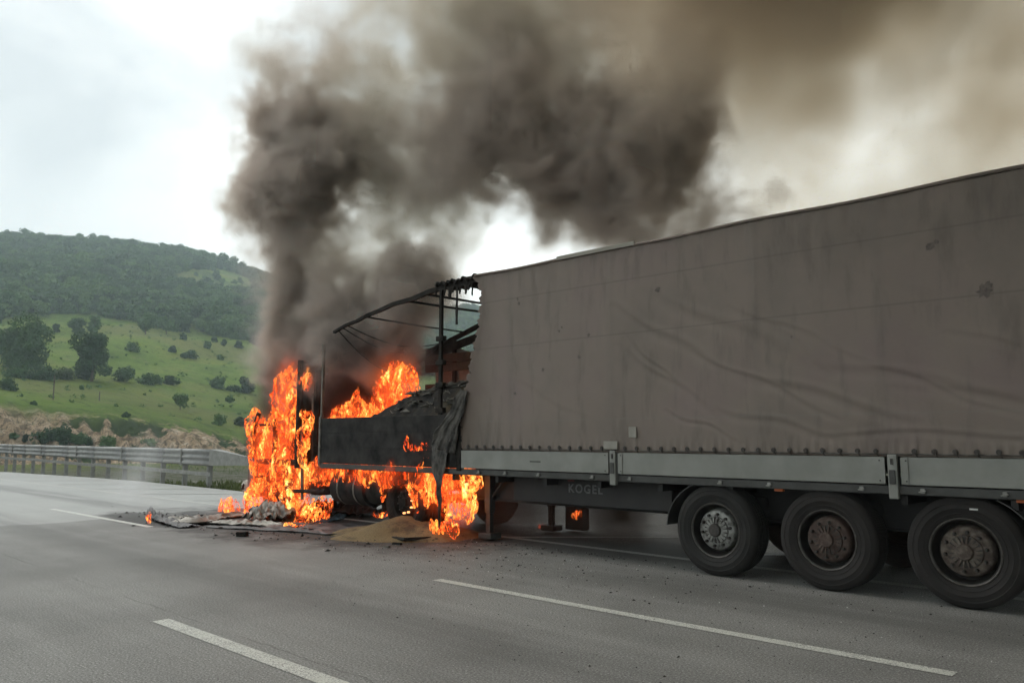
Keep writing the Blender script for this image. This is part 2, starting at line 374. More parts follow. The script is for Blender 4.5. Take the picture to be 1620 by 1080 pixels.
def flamemat(name, sc=7., gain=1., w_=0., lo=.49):
    t = mat(name); mp_ = t.n('ShaderNodeMapping'); t.set(mp_.inputs[0], t.wp); mp_.inputs['Scale'].default_value = (1, 1, .45); mp_.inputs['Rotation'].default_value = (.1, .3, 0)
    a = t.noise(mp_.outputs[0], sc*.3, 3, .5, 1.2, w_)
    f = t.noise(mp_.outputs[0], sc, 5, .66, 1.6, w_+3)
    k = t.math('ADD', t.math('MULTIPLY', a, .55), t.math('MULTIPLY', f, .60))
    col = t.ramp(k, [(.38, (.16, .010, .003)), (.45, (.58, .034, .006)), (.52, (1., .074, .012)), (.59, (1., .14, .022)), (.66, (1., .33, .05)), (.74, (1., .70, .22))])
    em = t.n('ShaderNodeEmission'); t.set(em.inputs[0], col); t.set(em.inputs[1], t.math('MULTIPLY', t.mapr(k, .42, .70, .7, 2.3), gain))
    tr = t.n('ShaderNodeBsdfTransparent'); ms = t.n('ShaderNodeMixShader')
    t.set(ms.inputs[0], t.mapr(t.math('ADD', t.math('MULTIPLY', t.noise(mp_.outputs[0], sc*.8, 5, .7, 2.5, w_+8), .75), t.math('MULTIPLY', a, .25)), lo+.005, lo+.08))
    t.nt.links.new(tr.outputs[0], ms.inputs[1]); t.nt.links.new(em.outputs[0], ms.inputs[2]); t.nt.links.new(ms.outputs[0], t.o.inputs[0])
    return t.m
MT['flame'] = flamemat('flame'); MT['flame_fine'] = flamemat('flame_fine', 12., 1.1, 5.)
t = mat('glowing_ember'); em = t.n('ShaderNodeEmission'); em.inputs[0].default_value = (1, .42, .16, 1); em.inputs[1].default_value = 2.2
t.nt.links.new(em.outputs[0], t.o.inputs[0]); MT['ember'] = t.m
def volmat(name, col, dens, absorb=(0, 0, 0, 1), aniso=0.):
    m = bpy.data.materials.new(name); m.use_nodes = True; nt = m.node_tree; nt.nodes.clear()
    o = nt.nodes.new('ShaderNodeOutputMaterial'); v = nt.nodes.new('ShaderNodeVolumePrincipled')
    v.inputs['Color'].default_value = (*col, 1); v.inputs['Density'].default_value = dens; v.inputs['Absorption Color'].default_value = absorb
    v.inputs['Anisotropy'].default_value = aniso
    nt.links.new(v.outputs[0], o.inputs['Volume']); return m

# ------------------------------------------------------------------ terrain
HZ = 540+F*math.tan(PIT)
def prof(xs, cols): return np.array(xs, float), cols
PXC = np.array([-1600, -500, 0, 200, 300, 400, 520, 760, 1200, 2600, 4200], float)
RNG = np.array([0, 22, 30, 60, 107.5, 112, 122, 128, 170, 240, 340, 430, 560, 720, 1000, 1600, 3000], float)
# picture height of the ground at each distance, per column
PYC = np.array([
 # at   112     122   128   170   240   340   430   560   720
 [727, 655, 628, 612, 570, 520, 484, 437, 395],
 [727, 650, 624, 607, 560, 510, 467, 422, 382],
 [727, 648, 634, 603, 553, 500, 457, 412, 380],
 [727, 665, 654, 620, 566, 514, 467, 420, 385],
 [727, 684, 674, 638, 581, 527, 484, 440, 403],
 [728, 702, 693, 655, 596, 540, 502, 467, 433],
 [729, 708, 702, 672, 630, 580, 547, 514, 480],
 [729, 714, 706, 680, 640, 600, 567, 530, 495],
 [729, 716, 708, 684, 650, 612, 582, 542, 505],
 [729, 716, 708, 684, 650, 612, 582, 542, 505],
 [729, 716, 708, 684, 650, 612, 582, 542, 505]], float)
camd = Vector((fw.x, fw.y)).normalized()
def H(x, y):
    x = np.asarray(x, float); y = np.asarray(y, float)
    dx, dy = x-CAM.x, y-CAM.y
    r = np.hypot(dx, dy); f_ = dx*camd.x+dy*camd.y; s_ = dx*camd.y-dy*camd.x
    a = np.arctan2(s_, f_); ac = np.clip(a, -1.25, 1.25)
    px = 810+F*np.tan(ac)
    sc = np.cos(ac)
    s_a = a*112.
    off = 1.5*np.sin(s_a*.21+1)+1.3*np.abs(np.sin(s_a*.37+.6*np.sin(s_a*.11)))+.8*np.sin(s_a*.83+1)+.75*np.abs(np.sin(s_a*1.27))+.35*np.sin(s_a*2.9+r*.8)
    wn = np.clip((r-100)/5, 0, 1)*np.clip((136-r)/10, 0, 1)
    r0_ = r; r = r-off*1.25*wn
    out = np.zeros_like(r); Z = []
    for k, R0 in enumerate(RNG[5:14]):
        py = np.interp(px, PXC, PYC[:, k]); Z.append(CAM.z+R0*(HZ-py)/F*sc)
    zr = Z[-1]
    Zs = [0*r-.06, 0*r-.06, 0*r-.25, 0*r-1.2, 0*r-1.5]+Z+[zr*.86, zr*.5, zr*.2]
    Zs = np.stack(Zs, 0)
    idx = np.clip(np.searchsorted(RNG, r, side='right')-1, 0, len(RNG)-2)
    t_ = np.clip((r-RNG[idx])/(RNG[idx+1]-RNG[idx]), 0, 1)
    flat = idx.ravel(); ii = np.arange(flat.size)
    Zf = Zs.reshape(len(RNG), -1)
    z0 = Zf[flat, ii].reshape(r.shape); z1 = Zf[np.minimum(flat+1, len(RNG)-1), ii].reshape(r.shape)
    z = z0+(z1-z0)*t_
    back = np.clip((np.abs(a)-1.25)/.5, 0, 1)
    z = z*(1-back)+np.where(r > 30, -.8, -.06)*back
    # undulation of the meadow and gullies of the cut face
    am = np.clip((r-130)/150, 0, 1)*2.2
    z = z+am*(np.sin(x*.035+1.3*np.sin(y*.021))*np.sin(y*.043+.8)+.35*np.sin(x*.13+y*.09))
    cut = np.clip((r-106)/3, 0, 1)*np.clip((122-r)/6, 0, 1)
    z = z+cut*.25*(np.sin(s_a*3.1+r*2.1)+np.sin(s_a*5.3-r*3.3)*.7); r = r0_
    road = np.where((y > -16) & (y < 18), 1., 0.)
    z = np.where((road > 0) & (x > -17) & (x < 300), -.06, z)
    z = np.where((y > -60) & (y < 4.4) & (r > 20), np.minimum(z, -.06) if True else z, z)
    return z
az = np.concatenate([np.linspace(-math.pi, -.95, 50)[:-1], np.linspace(-.95, .1, 760)[:-1], np.linspace(.1, .95, 120)[:-1], np.linspace(.95, math.pi, 50)])
rr = np.concatenate([np.linspace(.5, 30, 60)[:-1], np.linspace(30, 104, 60)[:-1], np.linspace(104, 130, 110)[:-1], np.geomspace(130, 760, 190)[:-1], np.geomspace(760, 1520, 14)])
A, RR = np.meshgrid(az, rr, indexing='ij')
ca = math.atan2(camd.y, camd.x)
TX = CAM.x+RR*np.cos(ca-A); TY = CAM.y+RR*np.sin(ca-A)
TZ = H(TX, TY)
terr = npmesh('ground', np.stack([TX, TY, TZ], -1).reshape(-1, 3), gridfaces(*A.shape)[:, ::-1], [MT['ground']], smooth=True)
tag(terr, kind='structure')
def hit(px, py, rmin=30, rmax=900):          # where a photo pixel meets the terrain
    d = fw + rt*((px-810)/F) - up*((py-540)/F)
    ts = np.linspace(rmin, rmax, 3000); P = np.array(CAM)[None]+ts[:, None]*np.array(d)[None]
    z = H(P[:, 0], P[:, 1]); k = np.argmax(P[:, 2] <= z)
    return Vector((P[k, 0], P[k, 1], z[k]))
# road sheet
edge = [(-160, .8), (-60, 2.2), (-39, 2.55), (-34, 3.1), (-29.4, 3.55), (-26, 3.72), (-20.3, 3.62), (-17.2, 3.5), (-15.5, 4.2), (-13.5, 7), (-13, 12), (-13, 17), (160, 17)]
poly = edge+[(160, -15), (-160, -15)]
bm = bmesh.new(); vs = [bm.verts.new((x, y, 0)) for x, y in poly]; fc = bm.faces.new(vs)
bmesh.ops.triangulate(bm, faces=[fc]); bmesh.ops.recalc_face_normals(bm, faces=bm.faces)
me = bpy.data.meshes.new('road'); bm.to_mesh(me); bm.free(); road = link('road', me, None, [MT['asphalt']]); tag(road, kind='structure')
if me.polygons[0].normal.z < 0: me.flip_normals()
def strip(name, pts, wd, m, parent=road, z=.004):
    mb = MB(); pts = [Vector((p[0], p[1], z)) for p in pts]; vs = []
    for i, p in enumerate(pts):
        t_ = (pts[min(i+1, len(pts)-1)]-pts[max(i-1, 0)]).normalized(); n_ = Vector((-t_.y, t_.x, 0))
        vs += [p+n_*wd/2, p-n_*wd/2]
    mb.add(vs, [(2*i, 2*i+1, 2*i+3, 2*i+2) for i in range(len(pts)-1)])
    return mb.build(name, m, parent)
for x0 in (-54.5, -41.4, -28.3, -15.25, -2.15, 10.95):
    strip('lane_dash', [(x0, -2.36), (x0+5.3, -2.35)], .13, MT['paint'])
for x0 in (-41.6, -28.5, -15.4, -2.35, 10.75):
    strip('lane_dash', [(x0, -5.37), (x0+5.2, -5.35)], .15, MT['paint'])
strip('edge_line', [(-100, .3), (-60, .45), (-31, .55), (-21, .68), (-13.9, .72), (-5.15, 1.0), (-1, .93), (12, .9), (60, .9)], .15, MT['oldpaint'])
for x0 in (-43.5, -40.1, -36.6, -33., -29.4, -25.8, -22.2, -18.8, -15.4, -4.3):
    strip('gore_stripe', [(x0, .95), (x0+2.2, 3.05)], .16, MT['oldpaint'], z=.008)
strip('gore_stripe', [(-.45, 1.94), (.9, 3.3)], .16, MT['oldpaint'], z=.008)
strip('edge_line', [(-17.5, 3.25), (-12, 4.3), (8, 9.5)], .15, MT['oldpaint'])

# ------------------------------------------------------------------ vegetation
def crown_arrays(seed, h, wd, n, leafs, base=.12, lobes=9, cone=0.):
    g = np.random.default_rng(seed)
    C = []; Rr = []
    for i in range(lobes):
        t_ = g.uniform(.25 if base > .05 else .04, .92); k = (1-cone*t_)*math.sin(min(1, (t_+.22))*math.pi*.82)**.5 if cone == 0 else (1-t_*.8)
        a_ = g.uniform(0, 2*math.pi); q = g.uniform(.1, .38)*wd*k
        C.append((q*math.cos(a_)*1.1, q*math.sin(a_)*1.1, h*(base+(1-base)*t_*.88))); Rr.append(g.uniform(.13, .30)*wd*(k if cone else 1))
    C.append((0, 0, h*.45)); Rr.append(.27*wd)
    C = np.array(C); Rr = np.array(Rr)
    pick = g.choice(len(C), n, p=Rr**2/np.sum(Rr**2))
    v = g.normal(size=(n, 3)); v /= np.linalg.norm(v, axis=1)[:, None]
    rad = Rr[pick]*np.clip(g.normal(.92, .14, n), .3, 1.22)
    P = C[pick]+v*rad[:, None]*np.array([1, 1, .85]); P[:, 2] = np.clip(P[:, 2], h*.03, None)
    nrm = v*.8+g.normal(size=(n, 3))*.55+np.array([0, 0, .35]); nrm /= np.linalg.norm(nrm, axis=1)[:, None]
    t1 = np.cross(nrm, g.normal(size=(n, 3))); t1 /= np.linalg.norm(t1, axis=1)[:, None]; t2 = np.cross(nrm, t1)
    s_ = leafs*g.uniform(.55, 1.35, n)[:, None]
    Q = np.stack([P-t1*s_, P-t2*s_*.6+nrm*s_*.2, P+t1*s_, P+t2*s_*.7-nrm*s_*.15], 1).reshape(-1, 3)
    return Q, np.arange(n*4).reshape(-1, 4)
def trunk_mb(seed, h, wd):
    rn = random.Random(seed); mb = MB(); r = h*.022
    mb.tube([(0, 0, -.5), (rn.uniform(-.1, .1), 0, h*.2), (rn.uniform(-.2, .2), rn.uniform(-.2, .2), h*.5), (0, 0, h*.8)], [r*1.4, r, r*.7, r*.2], 6)
    for i in range(5):
        a_ = rn.uniform(0, 6.28); z0 = h*rn.uniform(.15, .5)
        mb.tube([(0, 0, z0), (math.cos(a_)*wd*.14, math.sin(a_)*wd*.14, z0+h*.1), (math.cos(a_)*wd*.3, math.sin(a_)*wd*.3, z0+h*.22)], [r*.5, r*.35, r*.1], 5)
    return mb
VARS = {}
def plant(px, py, hpx, wpx, kind, name, label, cat, group=None, rmin=30):
    p = hit(px, py, rmin); d = depth(p); h = hpx/F*d; wd = wpx/F*d
    t_ = thing(name, p-Vector((0, 0, .1)), label, cat, group)
    key = (round(wd/h*3), kind, px % 3)
    n = int(min(9500, max(420, hpx*wpx*1.5))); ls = max(.14, .9/F*d*2.3)
    Q, Fq = crown_arrays(int(px*7+py), h, wd*1.0, n, ls, base=.02 if kind != 'tree' else .12, lobes=15)
    o = npmesh('crown', Q, Fq, [MT[{'dark': 'leaf_dark', 'mid': 'leaf_mid', 'pale': 'leaf_pale', 'tree': 'leaf_mid'}[kind]]]); o.parent = t_; o.location = (0, 0, 0)
    tk = trunk_mb(px, h, wd).build('trunk', MT['bark']); tk.parent = t_; tk.location = (0, 0, 0)
    return t_
PL = [
 (38, 583, 84, 78, 'dark', 'tree', 'large dark tree at the far left of the meadow, widest crown there', 'tree'),
 (8, 560, 42, 40, 'mid', 'tree', 'tree with grey-green crown cut by the left edge of the picture', 'tree'),
 (145, 603, 84, 62, 'dark', 'tree', 'tall dark tree standing alone in mid meadow right of the largest tree', 'tree'),
 (122, 528, 26, 28, 'mid', 'tree', 'rounded tree behind and left of the tall mid-meadow tree top', 'tree'),
 (148, 525, 30, 20, 'mid', 'tree', 'tree rising just behind the crown of the tall mid-meadow tree', 'tree'),
 (89, 526, 16, 10, 'dark', 'bush', 'small upright bush between the two large meadow trees', 'bush'),
 (68, 528, 17, 26, 'mid', 'bush', 'low wide bush touching the right side of the largest tree', 'bush'),
 (12, 617, 20, 26, 'dark', 'bush', 'dark bush at the left edge just above the rocky cut', 'bush'),
 (28, 597, 16, 42, 'mid', 'hedge', 'low hedge clump below the largest tree', 'hedge'),
 (62, 600, 17, 48, 'mid', 'hedge', 'long low hedge clump between the two large trees', 'hedge'),
 (100, 600, 15, 40, 'pale', 'hedge', 'pale hedge clump left of the tall mid-meadow tree trunk', 'hedge'),
 (196, 604, 22, 34, 'dark', 'hedge', 'first dark hedge clump right of the tall mid-meadow tree', 'hedge'),
 (228, 607, 15, 26, 'dark', 'hedge', 'middle clump of the dark hedge row', 'hedge'),
 (248, 607, 17, 20, 'dark', 'hedge', 'peaked clump in the dark hedge row', 'hedge'),
 (268, 608, 15, 24, 'dark', 'hedge', 'last clump at the right end of the dark hedge row', 'hedge'),
 (209, 556, 17, 20, 'dark', 'bush', 'round bush alone on the upper meadow slope', 'bush'),
 (230, 529, 36, 30, 'tree', 'tree', 'round tree standing out from the forest edge', 'tree'),
 (263, 529, 30, 28, 'tree', 'tree', 'second round tree at the forest edge, right of the first', 'tree'),
 (272, 557, 12, 12, 'dark', 'bush', 'small bush in the slope left of a pair of scrubby bushes', 'bush'),
 (290, 566, 8, 10, 'dark', 'bush', 'tiny bush beside the scrubby double bush', 'bush'),
 (304, 567, 13, 18, 'mid', 'bush', 'scrubby double bush in the middle of the right slope', 'bush'),
 (328, 551, 11, 14, 'dark', 'bush', 'dark bush high on the right slope near the forest', 'bush'),
 (289, 537, 9, 13, 'dark', 'bush', 'small dark bush just under the forest edge', 'bush'),
 (339, 541, 9, 9, 'dark', 'bush', 'tiny bush under the forest edge by the smoke', 'bush'),
 (354, 547, 12, 7, 'mid', 'bush', 'slim upright bush on the right slope', 'bush'),
 (378, 551, 11, 12, 'dark', 'bush', 'bush high on the slope at the edge of the smoke', 'bush'),
 (349, 569, 9, 11, 'mid', 'bush', 'low bush beside the terrace line on the right slope', 'bush'),
 (344, 614, 17, 30, 'dark', 'hedge', 'dark bush clump lower on the slope left of the smoke', 'hedge'),
 (368, 618, 10, 22, 'dark', 'hedge', 'low scrub joining two dark bush clumps near the smoke', 'hedge'),
 (390, 622, 26, 26, 'dark', 'hedge', 'dark bush partly veiled by the smoke edge', 'hedge'),
 (285, 648, 29, 24, 'tree', 'tree', 'lone small tree with visible stem on the lower meadow', 'tree'),
 (347, 672, 18, 22, 'mid', 'bush', 'round bush at the lip of the rocky cut', 'bush'),
 (383, 674, 17, 24, 'dark', 'bush', 'bush on the lip of the cut beside the flames', 'bush'),
 (363, 636, 11, 15, 'mid', 'bush', 'small bush on the lower meadow between tree and smoke', 'bush'),
 (198, 660, 9, 12, 'mid', 'bush', 'little bush on the edge above the pale rock face', 'bush'),
 (54, 640, 8, 9, 'mid', 'bush', 'tiny shrub on the rim at the left of the rock face', 'bush'),
 (129, 616, 8, 7, 'mid', 'bush', 'tiny shrub alone in grass below the tall mid-meadow tree', 'bush'),
 (22, 697, 9, 14, 'dark', 'bush', 'small dark shrub showing over the guardrail at far left', 'bush'),
 (40, 700, 12, 12, 'dark', 'bush', 'pointed shrub showing over the guardrail near the left edge', 'bush'),
 (72, 704, 24, 34, 'mid', 'bush', 'green bush at the foot of the rock face behind the guardrail', 'bush'),
 (98, 704, 28, 36, 'mid', 'bush', 'tallest green bush at the foot of the rock face', 'bush'),
 (122, 705, 18, 26, 'mid', 'bush', 'green bush at the right end of the clump below the rock face', 'bush'),
 (170, 706, 16, 28, 'mid', 'bush', 'bush below the middle rock face just above the guardrail', 'bush'),
 (140, 706, 12, 14, 'dark', 'bush', 'dark shrub between rock face and guardrail middle', 'bush'),
 (235, 704, 10, 22, 'mid', 'bush', 'low shrub on the scree right of the pale rocks', 'bush'),
 (320, 455, 13, 14, 'dark', 'tree', 'dark tree in the bright clearing of the forest', 'tree'),
 (310, 436, 5, 5, 'dark', 'bush', 'highest speck of shrub in the forest clearing', 'bush'),
 (345, 440, 8, 6, 'dark', 'bush', 'shrub right of the middle of the forest clearing', 'bush'),
 (330, 447, 9, 9, 'dark', 'bush', 'shrub low in the middle of the forest clearing', 'bush'),
]
for a_ in PL: plant(*a_)
for (px, y0, hp, lab) in ((84, 632, 38, 'taller thin wooden pole standing in the lower meadow'), (157, 634, 14, 'short thin pole on the lower meadow near the rim')):
    p = hit(px, y0); h = hp/F*depth(p); o = MB().tube([p-Vector((0, 0, .5)), p+Vector((0, 0, h))], .09, 6).build('pole', MT['bark']); tag(o, lab, 'pole')
# forest: one uncountable mass, instanced crowns on the far hill
forest_src = bpy.data.collections.new('forest_crowns')
for i in range(6):
    Q, Fq = crown_arrays(100+i, 9.5, 9+(i % 3)*.8, 620, .62, base=.0, lobes=9, cone=0 if i < 5 else .5)
    me = bpy.data.meshes.new('forest_crown'); o = npmesh('forest_crown', Q, Fq, [MT['leaf_dark' if i % 2 else 'leaf_mid']]); COL.objects.unlink(o); forest_src.objects.link(o)
g = np.random.default_rng(5)
n = 52000
a_ = np.arctan((g.uniform(-900, 2400, n)-810)/F); r_ = np.sqrt(g.uniform(300**2, 790**2, n))
X = CAM.x+r_*np.cos(ca-a_); Y = CAM.y+r_*np.sin(ca-a_); Zt = H(X, Y)
rel = np.stack([X-CAM.x, Y-CAM.y, Zt-CAM.z], -1)
dd = rel@np.array(fw); pxs = 810+F*(rel@np.array(rt))/dd; pys = 540-F*(rel@np.array(up))/dd
edge_y = np.interp(pxs, [-900, 0, 50, 120, 150, 210, 235, 300, 390, 500, 760, 2400], [505, 508, 500, 498, 500, 506, 520, 524, 541, 578, 600, 610])
keep = pys < edge_y+g.normal(0, 2, n)
clear = (((pxs-345)/62)**2+((pys-446-.12*(pxs-345))/19)**2 < 1) | (((pxs-262)/30)**2+((pys-445)/12)**2 < 1)
keep &= ~(clear & (g.uniform(size=n) > .03)); keep &= g.uniform(size=n) > .12
keep &= (dd > 0)
P = np.stack([X, Y, Zt-.8], -1)[keep]; n = len(P)
pm = bpy.data.meshes.new('forest'); pm.vertices.add(n); pm.vertices.foreach_set('co', P.astype(np.float32).ravel())
sa = pm.attributes.new('tree_scale', 'FLOAT', 'POINT'); sa.data.foreach_set('value', (g.uniform(.38, .95, n)*np.where(g.uniform(size=n) > .9, 1.25, 1)).astype(np.float32))
ra = pm.attributes.new('tree_turn', 'FLOAT', 'POINT'); ra.data.foreach_set('value', g.uniform(0, 6.28, n).astype(np.float32))
fo = link('forest', pm); tag(fo, 'dense green forest covering the distant hill', 'forest', kind='stuff')
ng = bpy.data.node_groups.new('forest', 'GeometryNodeTree')
ng.interface.new_socket('Geometry', in_out='INPUT', socket_type='NodeSocketGeometry'); ng.interface.new_socket('Geometry', in_out='OUTPUT', socket_type='NodeSocketGeometry')
q = NT(ng); gi = q.n('NodeGroupInput'); go = q.n('NodeGroupOutput'); ci = q.n('GeometryNodeCollectionInfo')
ci.inputs['Collection'].default_value = forest_src; ci.inputs['Separate Children'].default_value = True; ci.inputs['Reset Children'].default_value = True
ip = q.n('GeometryNodeInstanceOnPoints'); ip.inputs['Pick Instance'].default_value = True
at = q.n('GeometryNodeInputNamedAttribute', data_type='FLOAT'); at.inputs['Name'].default_value = 'tree_scale'
at2 = q.n('GeometryNodeInputNamedAttribute', data_type='FLOAT'); at2.inputs['Name'].default_value = 'tree_turn'
cx = q.n('ShaderNodeCombineXYZ'); q.set(cx.inputs[2], at2.outputs[0])
q.set(ip.inputs['Points'], gi.outputs[0]); q.set(ip.inputs['Instance'], ci.outputs[0]); q.set(ip.inputs['Scale'], at.outputs[0]); q.set(ip.inputs['Rotation'], cx.outputs[0])
q.set(go.inputs[0], ip.outputs[0]); md = fo.modifiers.new('trees', 'NODES'); md.node_group = ng
g = np.random.default_rng(31); n = 700
a_ = np.arctan((g.uniform(-500, 900, n)-810)/F); r_ = g.uniform(135, 350, n); X = CAM.x+r_*np.cos(ca-a_); Y = CAM.y+r_*np.sin(ca-a_); Zt = H(X, Y)
Qs = []
for i in range(n):
    hh = g.uniform(.25, .8)*(1.6 if g.random() > .93 else 1); q_, _ = crown_arrays(1000+i, hh, hh*g.uniform(1.2, 3.), 26, hh*.28, .0, 3); Qs.append(q_+np.array([X[i], Y[i], Zt[i]-.05]))
Qs = np.concatenate(Qs); tag(npmesh('scrub', Qs, np.arange(len(Qs)).reshape(-1, 4), [MT['leaf_mid']]), 'low tufts of scrub dotted over the green meadow slope', 'scrub', kind='stuff')
# weeds along the verge
def weeds(name, n, area, hmin, hmax, m, label, seed):
    g = np.random.default_rng(seed); X, Y, Zw = area(g, n)
    hh = g.uniform(hmin, hmax, n); a_ = g.uniform(0, 6.28, n); wd = hh*g.uniform(.05, .13, n); lean = g.normal(0, .35, (n, 2))*hh[:, None]
    B = np.stack([X, Y, Zw], -1); d_ = np.stack([np.cos(a_)*wd, np.sin(a_)*wd, 0*a_], -1)
    top = B+np.stack([lean[:, 0], lean[:, 1], hh], -1); mid = B+np.stack([lean[:, 0]*.35, lean[:, 1]*.35, hh*.55], -1)
    Q = np.stack([B-d_*.5, mid-d_, top, mid+d_], 1).reshape(-1, 3)
    o = npmesh(name, Q, np.arange(n*4).reshape(-1, 4), [m]); tag(o, label, 'weeds', kind='stuff'); return o
def verge(g, n):
    x = g.uniform(-75, -16.5, n*4); cl = np.array([mnoise.noise(Vector((a*.7, 3, 0))) for a in x]); k = np.where(cl+g.uniform(-.25, .25, n*4) > -.05)[0][:n]
    x = np.resize(x[k], n); ey = np.interp(x, [e_[0] for e_ in edge[:9]], [e_[1] for e_ in edge[:9]])
    y = ey+.1+np.abs(g.normal(0, 2.6, n)); return x, y, H(x, y)-.02
weeds('weeds', 12000, verge, .05, .34, MT['weed'], 'yellow-green weeds growing under and behind the guardrail', 2)
def scree(g, n):
    x = g.uniform(-110, -20, n); y = g.uniform(22, 85, n); return x, y, H(x, y)-.05
weeds('undergrowth', 9000, scree, .12, .4, MT['leaf_pale'], 'scrubby undergrowth on the slope beyond the guardrail', 3)
g = np.random.default_rng(8); mb = MB()
for i in range(900):
    x = g.uniform(-48, -15.8); y = np.interp(x, [e_[0] for e_ in edge[:9]], [e_[1] for e_ in edge[:9]])+.1+abs(g.normal(0, 3.5)); z = float(H(x, y)); s_ = g.uniform(.03, .13)
    vs = [(x+g.normal(0, .2)*s_+s_*a, y+s_*b, z+s_*c_) for a, b, c_ in ((-1, -.6, 0), (.9, -.8, 0), (.8, .7, 0), (-.7, .8, 0), (-.1, 0, .8))]
    mb.add(vs, [(0, 1, 4), (1, 2, 4), (2, 3, 4), (3, 0, 4)])
tag(mb.build('gravel', simple('stones', (.3, .28, .23), (.17, .16, .13), .9)), 'loose pale stones scattered on the verge by the guardrail', 'stones', kind='stuff')

# ------------------------------------------------------------------ guardrail
G0 = Vector((-17.55, 3.71, 0)); GD = Vector((-35.45, 1.89, 0)).normalized(); GN = Vector((GD.y, -GD.x, 0))   # GN points to the road
if GN.y > 0: GN = -GN
gr = thing('guardrail', G0, 'grey galvanised steel guardrail with tapered end cap beyond the far lane', 'guardrail')
sec = [(0, 0), (.03, .05), (.03, .1), (-.02, .15), (-.02, .19), (.03, .24), (.03, .29), (-.02, .34), (-.02, .38), (.03, .43), (.03, .48), (0, .53)]
def rail_seg(s0, s1, side, z0=.68, m='steel', name='rail_beam'):
    vs = []; mb = MB()
    for s_ in (s0, s1):
        for o_, z in sec:
            p = G0+GD*s_+GN*(side*(.13+o_)); vs.append((p.x, p.y, z0+z*1.0))
    k = len(sec); mb.add(vs, [(i, i+1, k+i+1, k+i) for i in range(k-1)])
    return mb.build(name, MT[m], gr, True, .006)
for i in range(17):
    rail_seg(2.75+i*4, 2.75+i*4+4.03, 1); rail_seg(2.75+i*4, 2.75+i*4+4.03, -1)
mb = MB()   # tapered nose
def gp(s_, side, z): p = G0+GD*s_+GN*side; return (p.x, p.y, z)
mb.add([gp(2.74, .17, .69), gp(2.74, .17, 1.22), gp(.1, .02, 1.0), gp(.1, .02, .76), gp(2.74, -.17, .69), gp(2.74, -.17, 1.22), gp(.1, -.02, 1.0), gp(.1, -.02, .76)],
       [(0, 1, 2, 3), (4, 5, 6, 7), (1, 2, 6, 5), (0, 3, 7, 4), (2, 3, 7, 6)])
mb.build('end_cap', MT['steel_dull'], gr)
for i in range(6):
    s0 = 2.6+i*12
    MB().beam(gp(s0, .16, .42), gp(s0+11.98, .16, .46), .06, .12).build('lower_rail', MT['steel_dull'], gr)
for i in range(32):
    s_ = 3.05+i*2.05; p = G0+GD*s_; z0 = -.5
    mb = MB()
    mb.box(p.x-.055, p.x+.055, p.y-.075, p.y+.075, z0, 1.2 if i % 2 else .9)
    mb.build('post', MT['steel_dull'], gr)
    if i % 3 == 1:
        q_ = G0+GD*s_+GN*.155; MB().box(q_.x-.05, q_.x+.05, q_.y-.02, q_.y+.03, .66, 1.2).build('spacer', MT['steel_dull'], gr)

# ------------------------------------------------------------------ wheels
def tyre_mb(cx, y0, y1, cz, R_=.52, r_=.30):
    wd = y1-y0; n = 64; mb = MB()
    pr = [(r_, .055), (r_+.012, .034), (r_+.022, .03), (r_+.026, .022), (r_+.05, .014), (r_+.056, .009), (r_+.062, .012), (r_+.10, .002), (r_+.105, -.002), (r_+.112, .001), (R_-.07, .005), (R_-.064, .001), (R_-.056, .007), (R_-.03, .018), (R_-.012, .034), (R_, .055)]
    gz = []
    for k in range(4):
        c_ = .06+(wd-.12)*(k+1)/5; gz += [(R_, c_-.009), (R_-.014, c_-.007), (R_-.014, c_+.007), (R_, c_+.009)]
    full = pr+gz+[(r, wd-t_) for r, t_ in reversed(pr)]
    full = [(r, t_+y0) for r, t_ in full]+[(r_-.01, y1-.06), (r_-.01, y0+.06)]
    mb.lathe([(r, t_) for r, t_ in full], (cx, 0, cz), 'Y', n, close=True)
    return mb
